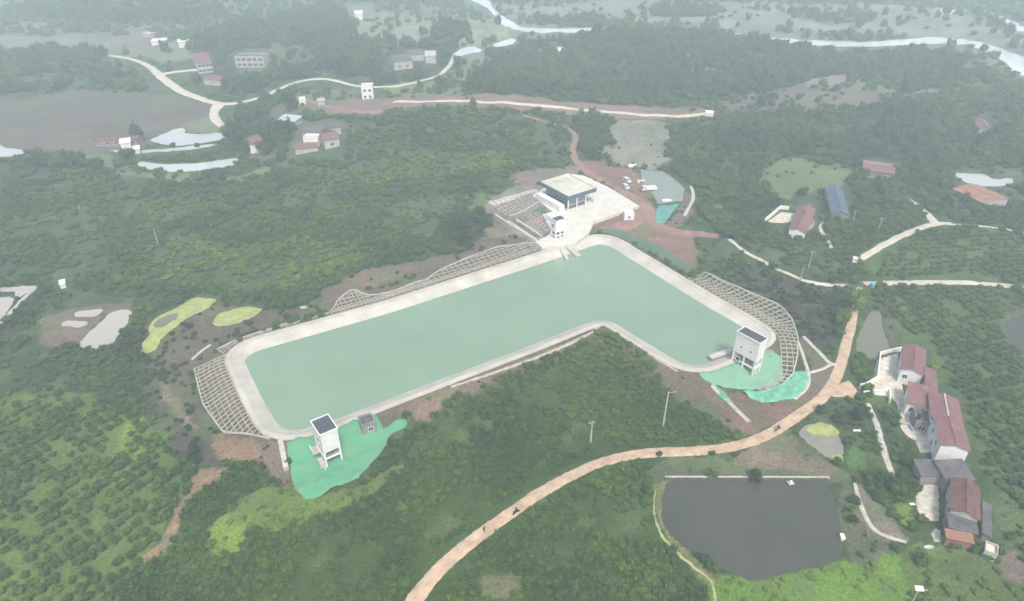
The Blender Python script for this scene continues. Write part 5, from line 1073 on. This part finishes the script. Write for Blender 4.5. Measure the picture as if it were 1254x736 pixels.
# ---------------------------------------------------------------- walls round the yards
def wall_px(name, px, hgt, m, label, thick=.22, cat='wall'):
    p, z = G(px); root = empty(name, (p[0, 0], p[0, 1], float(z[0]))); tag(root, label, cat)
    for i in range(len(p) - 1):
        a = p[i]; b_ = p[i+1]; d = (b_ - a) / np.hypot(*(b_ - a)); N = np.array([-d[1], d[0]]) * thick / 2; b_ = b_ - d * thick * .52; a = a + (d * thick * .52 if i else 0)
        o0 = np.array([p[0, 0], p[0, 1]]); za, zb = float(z[i] - z[0]), float(z[i+1] - z[0])
        q = [a - N - o0, b_ - N - o0, b_ + N - o0, a + N - o0]; zz_ = [za, zb, zb, za]
        mb = MB(); mb.hexa([(*s, k - .6) for s, k in zip(q, zz_)], [(*s, k + hgt) for s, k in zip(q, zz_)]); mb.build('panel', m, root)
        if i: MB().box(p[i, 0] - o0[0] - thick * .5, p[i, 0] - o0[0] + thick * .5, p[i, 1] - o0[1] - thick * .5, p[i, 1] - o0[1] + thick * .5, float(z[i] - z[0]) - .6, float(z[i] - z[0]) + hgt + .12).build('post', m, root)
    return root
wall_px('yard_wall', [(1052,476),(1060,474),(1073,466),(1075,450),(1077,436),(1103,430)], 1.5, M['white'], 'white wall round the upper walled yard', .3)
wall_px('yard_wall', [(1056,484),(1088,481),(1089,494)], 1.3, M['white'], 'white wall along the lower side of the yard entrance', .3)
wall_px('yard_wall', [(1100,462),(1103,440)], 1.2, M['white'], 'short white wall against the topmost house', .25)
wall_px('yard_wall', [(1161,642),(1162,598)], 1.9, M['white'], 'slim white wall between the cream yard and the farmhouse', .45)
wall_px('yard_wall', [(1108,503),(1124,504)], 1.0, M['white'], 'low white wall across the top of the cluttered yard', .4)
wall_px('yard_wall', [(1103,520),(1112,522),(1118,530)], .9, M['offwhite'], 'low broken wall at the left of the cluttered yard', .4)
wall_px('farm_wall', [(936,272),(955,256),(966,257)], 1.5, M['white'], 'white wall left of the red roofed farmhouse')
drape('concrete_yard', [(936,273),(955,260),(980,262),(980,271),(960,273)], M['yard'], 'white yard front of the red roofed farmhouse', lift=.15, edge=0)
wall_px('pond_wall', [(814,587.5),(1014,588)], .5, M['shaded'], 'dark shaded stone wall dropping into the grey pond', .3)  # face under the kerb coloured dark for the wall's shade
wall_px('pond_kerb', [(814,585.6),(1016,586)], .55, M['kerb'], 'pale straight kerb on top of the dark wall of the grey pond', .35)

# ---------------------------------------------------------------- poles and lamps
def pole(name, base, top, label, kind, cat, group='utility poles on the slopes', r=.13):
    p, z = G([base]); lo, hi = 1, 25
    for _ in range(30):
        h = (lo + hi) / 2; _, py = to_px(p[0, 0], p[0, 1], float(z[0]) + h); (lo, hi) = (h, hi) if py > top[1] else (lo, h)
    root = empty(name, (p[0, 0], p[0, 1], float(z[0])), random.uniform(-.4, .4)); tag(root, label, cat, group)
    MB().tube((0, 0, -.5), (0, 0, h), r * 1.25, r * .85, 10).build('shaft', M['pole'], root)
    if kind == 'wires':
        a = MB().box(-.8, .8, -.06, .06, h - .5, h - .38).build('crossarm', M['pole'], root)
        for s in (-.7, 0, .7): MB().tube((s, 0, h - .38), (s, 0, h - .12), .06, .04, 6).build('insulator', M['white'], a)
        MB().tube((0, -.22, h - 1.7), (0, -.22, h - 1.0), .2, .2, 10).build('transformer', M['metal'], root)
    if kind == 'lamp':
        MB().bar((0, 0, h - .3), (1.4, 0, h + .25), .1, .1).build('lamp_arm', M['pole'], root); hd = MB().box(1.1, 1.8, -.15, .15, h + .2, h + .32).build('lamp_head', M['metal'], root)
    if kind == 'panel':
        MB().bar((0, 0, h - .3), (1.2, 0, h), .1, .1).build('lamp_arm', M['pole'], root); MB().hexa([(-.7, -.4, h + .1), (.7, -.4, h + .1), (.7, .4, h + .45), (-.7, .4, h + .45)], [(-.7, -.4, h + .18), (.7, -.4, h + .18), (.7, .4, h + .53), (-.7, .4, h + .53)]).build('solar_panel', M['white'], root)
        MB().box(1.0, 1.5, -.15, .15, h - .1, h + .02).build('lamp_head', M['metal'], root)
    return root
pole('utility_pole', (723,543), (724,516), 'pale pole with crossarm among the trees above the middle of the dirt road', 'wires', 'pole', r=.2)
pole('utility_pole', (812,521), (817,480), 'tallest pale pole, with a side arm, on the slope inside the reservoir bend', 'lamp', 'pole', r=.2)
pole('utility_pole', (990,328), (994,307), 'pole on the green slope above the curving pale path', 'wires', 'pole')
pole('utility_pole', (980,343), (983,327), 'short pole beside the curving pale path', 'none', 'pole')
pole('utility_pole', (1043,275), (1046,258), 'pole directly right of the blue roofed farmhouse', 'none', 'pole')
pole('utility_pole', (1073,290), (1077,267), 'pole in the field before the grove of broad trees', 'wires', 'pole')
pole('utility_pole', (195,303), (190,279), 'lone thin pole on the left orchard hill', 'none', 'pole')
pole('utility_pole', (98,256), (97,250), 'short hazy pole at the far left of the orchard hill', 'none', 'pole')
pole('street_lamp', (1026,432), (1028,402), 'street lamp on the left verge of the dirt road', 'lamp', 'street lamp', None, .09)
pole('street_lamp', (1113,745), (1115,722), 'street lamp with a white solar panel at the bottom edge', 'panel', 'street lamp', None, .12)
# tripod dish below the cream yard
p, z = G([(1131,680)]); rt = empty('dish_antenna', (p[0, 0], p[0, 1], float(z[0])), .4); tag(rt, 'white dish on a metal tripod frame below the cream yard', 'dish')
for a in (0, 2.1, 4.2): MB().tube((math.cos(a) * 1.3, math.sin(a) * 1.3, -.2), (0, 0, 2.2), .06, .05, 6).build('leg', M['metal'], rt)
mb = MB(); n = 14; mb.v.append((0, -.1, 2.3))
for k, (r_, d_) in enumerate(((.35, .03), (.65, .12), (.85, .25))):
    for i in range(n): a = 2 * math.pi * i / n; mb.v.append((math.cos(a) * r_, -.1 - d_, 2.3 + math.sin(a) * r_))
for i in range(n): mb.f.append((0, 1 + i, 1 + (i + 1) % n))
for k in range(2):
    for i in range(n): a = 1 + k * n + i; b_ = 1 + k * n + (i + 1) % n; mb.f.append((a, a + n, b_ + n, b_))
for v_i in range(len(mb.v)):
    x, y, zz_ = mb.v[v_i]; mb.v[v_i] = (x, y * .5 - (zz_ - 2.3) * .8, 2.4 + (zz_ - 2.3) * .5 + (-y) * .8)
mb.build('dish', M['white'], rt); MB().tube((0, -.1, 2.3), (0, -.7, 3.0), .04, .03, 6).build('feed_horn', M['metal'], rt)

# ---------------------------------------------------------------- vehicles
def van(label, px, rz, L=5.0, W_=1.9, Hh=2.1, m='carpaint', name='van', cab=.32, cat='van'):
    p, z = G([px]); root = empty(name, (p[0, 0], p[0, 1], float(z[0]) + .1), rz); tag(root, label, cat)
    prof = [(0, .45), (0, 1.05), (.25, 1.15), (L * cab * .75, Hh * .95), (L * cab * 1.1, Hh), (L - .1, Hh), (L, Hh * .9), (L, .45)]
    mb = MB(); n = len(prof)
    for s in (0, W_): mb.v += [(x, s if 1 else 0, zz_) for x, zz_ in prof]
    mb.f = [tuple(range(n)), tuple(range(2*n - 1, n - 1, -1))] + [(i, n + i, n + (i+1) % n, (i+1) % n) for i in range(n)]
    mb.v = [(x, (y - W_ / 2) * (1 if zz_ < 1.2 else .9) + W_ / 2, zz_) for x, y, zz_ in mb.v]
    bd = mb.build('body', M[m], root)
    x0, x1 = L * .07 + .15, L * cab * .72; f0 = lambda x: 1.15 + (x - .25) / (L * cab * .75 - .25) * (Hh * .95 - 1.15)
    MB().hexa([(x0+.1, .22, f0(x0+.1) + .0), (x1, .22, f0(x1)), (x1, W_ - .22, f0(x1)), (x0+.1, W_ - .22, f0(x0+.1))], [(x0+.1, .22, f0(x0+.1) + .04), (x1, .22, f0(x1) + .04), (x1, W_ - .22, f0(x1) + .04), (x0+.1, W_ - .22, f0(x0+.1) + .04)]).build('windscreen', M['glass'], root)
    for s in (.04, W_ - .12): MB().box(L * cab * .9, L * .88, s, s + .08, Hh * .62, Hh * .86).build('side_window', M['glass'], root)
    for x in (L * .18, L * .8):
        for y in (.02, W_ - .24):
            w_ = MB().tube((x, y, .36), (x, y + .22, .36), .36, .36, 12).build('wheel', M['rubber'], root); MB().tube((x, y - .02, .36), (x, y + .24, .36), .18, .18, 8).build('rim', M['metal'], w_)
    for y in (.15, W_ - .45): MB().box(-.03, .02, y, y + .3, .7, .9).build('headlight', M['white'], root)
    return root
def truck(label, px, rz):
    p, z = G([px]); root = empty('tipper_truck', (p[0, 0], p[0, 1], float(z[0]) + .1), rz); tag(root, label, 'truck')
    mb = MB(); pf = [(0, .6), (0, 1.4), (.3, 2.3), (1.6, 2.4), (1.6, .6)]; n = 5
    for s in (0, 2.1): mb.v += [(x, s, q) for x, q in pf]
    mb.f = [tuple(range(n)), tuple(range(2*n - 1, n - 1, -1))] + [(i, n + i, n + (i+1) % n, (i+1) % n) for i in range(n)]; mb.build('cab', M['carpaint'], root)
    MB().hexa([(.02, .2, 1.45), (.28, .2, 2.2), (.28, 1.9, 2.2), (.02, 1.9, 1.45)], [(-.05, .2, 1.45), (.2, .2, 2.2), (.2, 1.9, 2.2), (-.05, 1.9, 1.45)]).build('windscreen', M['glass'], root)
    b_ = MB(); b_.box(1.75, 6.2, 0, 2.2, .9, 1.05).box(1.75, 6.2, 0, .1, 1.05, 1.9).box(1.75, 6.2, 2.1, 2.2, 1.05, 1.9).box(1.75, 1.85, .1, 2.1, 1.05, 2.2).box(6.1, 6.2, .1, 2.1, 1.05, 1.9); b_.build('tipper_bed', M['white'], root)
    MB().box(.4, 6.0, .7, 1.5, .6, .9).build('chassis', M['rubber'], root)
    for x in (.9, 4.3, 5.4):
        for y in (.0, 1.86): w_ = MB().tube((x, y, .45), (x, y + .3, .45), .45, .45, 12).build('wheel', M['rubber'], root); MB().tube((x, y - .02, .45), (x, y + .32, .45), .2, .2, 8).build('rim', M['metal'], w_)
    return root
truck('white tipper truck parked at the edge of the grey green net', (786,236), .12)
van('small white van beside the red dirt road, left of the truck', (771,233), 1.9, 3.6, 1.6, 1.8)
van('white van between the small van and the truck', (773,225), 2.1, 3.8, 1.7, 1.9, name='van')
# material heaps and site pieces
def bags(label, px, n, sz=.9, m='white', grp=None):
    for k in range(n):
        p, z = G([(px[0] + (k % 3) * 3 - 2, px[1] + (k // 3) * 2)]); x, y, zz_ = p[0, 0], p[0, 1], float(z[0])
        import bmesh
        bm = bmesh.new(); bmesh.ops.create_icosphere(bm, subdivisions=2, radius=1)
        for v in bm.verts: d = v.co.normalized(); v.co = Vector((d.x * sz * .8, d.y * sz * .62, (d.z * .5 + .42) * sz)) * (1 + .25 * mnoise.noise(d * 2 + Vector((k, 0, 0))))
        me = bpy.data.meshes.new('bulk_bag'); bm.to_mesh(me); bm.free(); me.materials.append(M[m]); o = bpy.data.objects.new('bulk_bag', me); COL.objects.link(o); o.location = (x, y, zz_); tag(o, (['', 'left ', 'right '][0] if n == 1 else (('left ', 'right ') if n == 2 else ('back left ', 'back middle ', 'back right ', 'front left ', 'front middle ') if n > 3 else ('left ', 'middle ', 'right '))[k]) + label, 'bag', grp or 'bags and sacks lying about')
bags('white bulk bag in the pile beyond the small van', (773,203), 5)
bags('white bulk bag lying on the upper corner of the grey green net', (784,222), 4, .7)
bags('pale heap of sacking where the grey net meets the teal net', (815,247), 3, 1.3)
bags('white bulk bag on the grey concrete in the walled yard', (1085,452), 2, .6)
bags('white sack at the left corner of the cream yard', (1122,585), 2, .5)
bags('white sack outside the bend of the cream yard', (1117,618), 2, .5)
bags('pale boulder in the grass near the left edge of the orchard rows', (6,538), 2, .8, 'offwhite')
bags('white sack lying left of the first lattice peak', (373,378), 2, 1.0, 'offwhite')
bags('white sack in the dark plot left of the garden footpath', (1048,528), 3, .5)

# ---------------------------------------------------------------- people and motorbikes
def person(label, loc, rz, seated=False, m='cloth', sc=1.0):
    me = bpy.data.meshes.new('person')
    if seated: J = [(0,0,.95),(0,.02,1.2),(0,.06,1.45),(0,.08,1.6),(0,.1,1.75),(.1,.05,.92),(.17,.45,.88),(.18,.35,.45),(.18,.45,.4),(-.1,.05,.92),(-.17,.45,.88),(-.18,.35,.45),(-.18,.45,.4),(.2,.07,1.42),(.26,.25,1.2),(.24,.5,1.15),(-.2,.07,1.42),(-.26,.25,1.2),(-.24,.5,1.15)]
    else: J = [(0,0,.95),(0,0,1.15),(0,0,1.4),(0,0,1.52),(0,.02,1.66),(.1,0,.9),(.12,.06,.5),(.12,-.02,.08),(.12,.12,.03),(-.1,0,.9),(-.12,-.08,.5),(-.12,-.18,.08),(-.12,-.05,.03),(.19,0,1.38),(.25,.02,1.12),(.24,.12,.9),(-.19,0,1.38),(-.25,-.02,1.12),(-.24,.06,.9)]
    Rr_ = [.15,.14,.16,.06,.11,.1,.07,.045,.04,.1,.07,.045,.04,.07,.05,.035,.07,.05,.035]
    E_ = [(0,1),(1,2),(2,3),(3,4),(0,5),(5,6),(6,7),(7,8),(0,9),(9,10),(10,11),(11,12),(2,13),(13,14),(14,15),(2,16),(16,17),(17,18)]
    me.from_pydata(J, E_, []); o = bpy.data.objects.new('person', me); COL.objects.link(o); md = o.modifiers.new('skin', 'SKIN'); 
    for i, v in enumerate(me.skin_vertices[0].data): v.radius = (Rr_[i], Rr_[i] * .85); v.use_root = i == 0
    ss = o.modifiers.new('sub', 'SUBSURF'); ss.levels = 1; ss.render_levels = 1; me.materials.append(M[m])
    o.location = loc; o.rotation_euler.z = rz; o.scale = (sc,) * 3; tag(o, label, 'person')
    hair = MB(); hair.tube((0, J[4][1] - .02, J[4][2] + .02), (0, J[4][1] - .02, J[4][2] + .13), .125, .07, 8); hair.build('hair', M['rubber'], o)
    hd = MB(); hd.tube((0, J[4][1] + .02, J[4][2] - .1), (0, J[4][1] + .04, J[4][2] + .03), .08, .115, 8); hd.build('face', M['skin'], o)
    return o
def motorbike(label, loc, rz):
    root = empty('motorbike', loc, rz); tag(root, label, 'motorbike')
    for y in (-.6, .65):
        w_ = MB().tube((-.06, y, .3), (.06, y, .3), .3, .3, 14).build('wheel', M['rubber'], root); MB().tube((-.07, y, .3), (.07, y, .3), .12, .12, 8).build('rim', M['metal'], w_)
    MB().hexa([(-.12, -.5, .4), (.12, -.5, .4), (.1, .35, .4), (-.1, .35, .4)], [(-.14, -.7, .75), (.14, -.7, .75), (.1, .3, .8), (-.1, .3, .8)]).build('body', M['rubber'], root)
    MB().box(-.14, .14, -.65, .1, .76, .86).build('seat', M['rubber'], root)
    MB().tube((0, .65, .3), (0, .42, 1.0), .04, .04, 6).build('fork', M['metal'], root); MB().tube((-.35, .4, 1.05), (.35, .4, 1.05), .025, .025, 6).build('handlebar', M['metal'], root)
    MB().tube((0, .5, .85), (0, .6, .85), .09, .08, 8).build('headlight', M['white'], root)
def rider(px, rz, lab, lab2, m):
    p, z = G([px]); l = (p[0, 0], p[0, 1], float(z[0]) + .1); motorbike(lab2, l, rz); person(lab, (l[0], l[1], l[2] - .05), rz, True, m)
rider((632,629), -.9, 'person in dark clothes riding the motorbike on the lower part of the dirt road', 'dark motorbike on the lower part of the dirt road', 'cloth')
rider((952,527), 2.2, 'person in dark clothes riding the motorbike on the dirt road near the overgrown pond', 'dark motorbike on the dirt road near the overgrown pond', 'cloth2')
p, z = G([(593,652), (1052,318), (1049,324)])
person('person standing on the left verge of the dirt road below the lower motorbike', (p[0, 0], p[0, 1], float(z[0]) + .05), 1, False, 'cloth')
person('person standing at the lower end of the pale road', (p[1, 0], p[1, 1], float(z[1]) + .1), 2, False, 'cloth2')
van('small white car at the bottom end of the pale road near the crossroads', (1049,325), 1.2, 3.4, 1.5, 1.5, name='car', cat='car')
# floating pump raft on the grey pond and waterside hut
PZ = POND_W[0][2]; q = at_z([(1027,587 + 3)], PZ)[0]; q = at_z([(968,592)], PZ)[0]
rf = empty('pump_raft', (q[0], q[1], PZ), .2); rf.scale = (.75,) * 3; tag(rf, 'small pump raft with a white housing floating by the stone edge of the grey pond', 'raft')
for s in (-.6, .6): MB().tube((-1, s, .05), (1, s, .05), .22, .22, 10).build('float', M['rubber'], rf)
MB().box(-.9, .9, -.8, .8, .26, .34).build('deck', M['trim'], rf); MB().box(-.4, .4, -.3, .3, .34, .9).build('pump_housing', M['white'], rf)
house('waterside_hut', 'tiny white hut on the right bank of the grey pond', (1031,660), (1036,660), (1032,658), 1.0, 'shed', 'u', .2, 'white', 'white', cat='hut', minb=1.2, over=.1)
house('meter_hut', 'tiny white hut on the green slope near the left pond', (72,349), (80,349), (72,344), 1.6, 'shed', 'u', .3, 'white', 'white', cat='hut', minb=1.8, over=.15)
p, z = G([(1068,351)]); rt = empty('water_tank', (p[0, 0], p[0, 1], float(z[0]))); tag(rt, 'light blue plastic tank beside the crossroads', 'tank')
MB().tube((0, 0, 0), (0, 0, 1.2), .75, .75, 16).build('barrel', M['bluep'], rt); MB().tube((0, 0, 1.2), (0, 0, 1.5), .75, .3, 16).build('lid', M['bluep'], rt)

ob = [o for o in COL.objects if o.name == 'outbuilding'][0]
for k, (dx, dy) in enumerate(((.25, .3), (.6, .65))):
    rt = empty('water_tank', (ob.location.x + dx * 2.2, ob.location.y + dy * 2.2, ob.location.z + 2.93)); tag(rt, ('dark round water tank on the grey outbuilding roof, nearer the yard', 'dark round water tank on the grey outbuilding roof, farther back')[k], 'tank')
    MB().tube((0, 0, 0), (0, 0, .8), .42, .42, 12).build('barrel', M['rubber'], rt); MB().tube((0, 0, .8), (0, 0, .95), .42, .15, 12).build('lid', M['rubber'], rt)
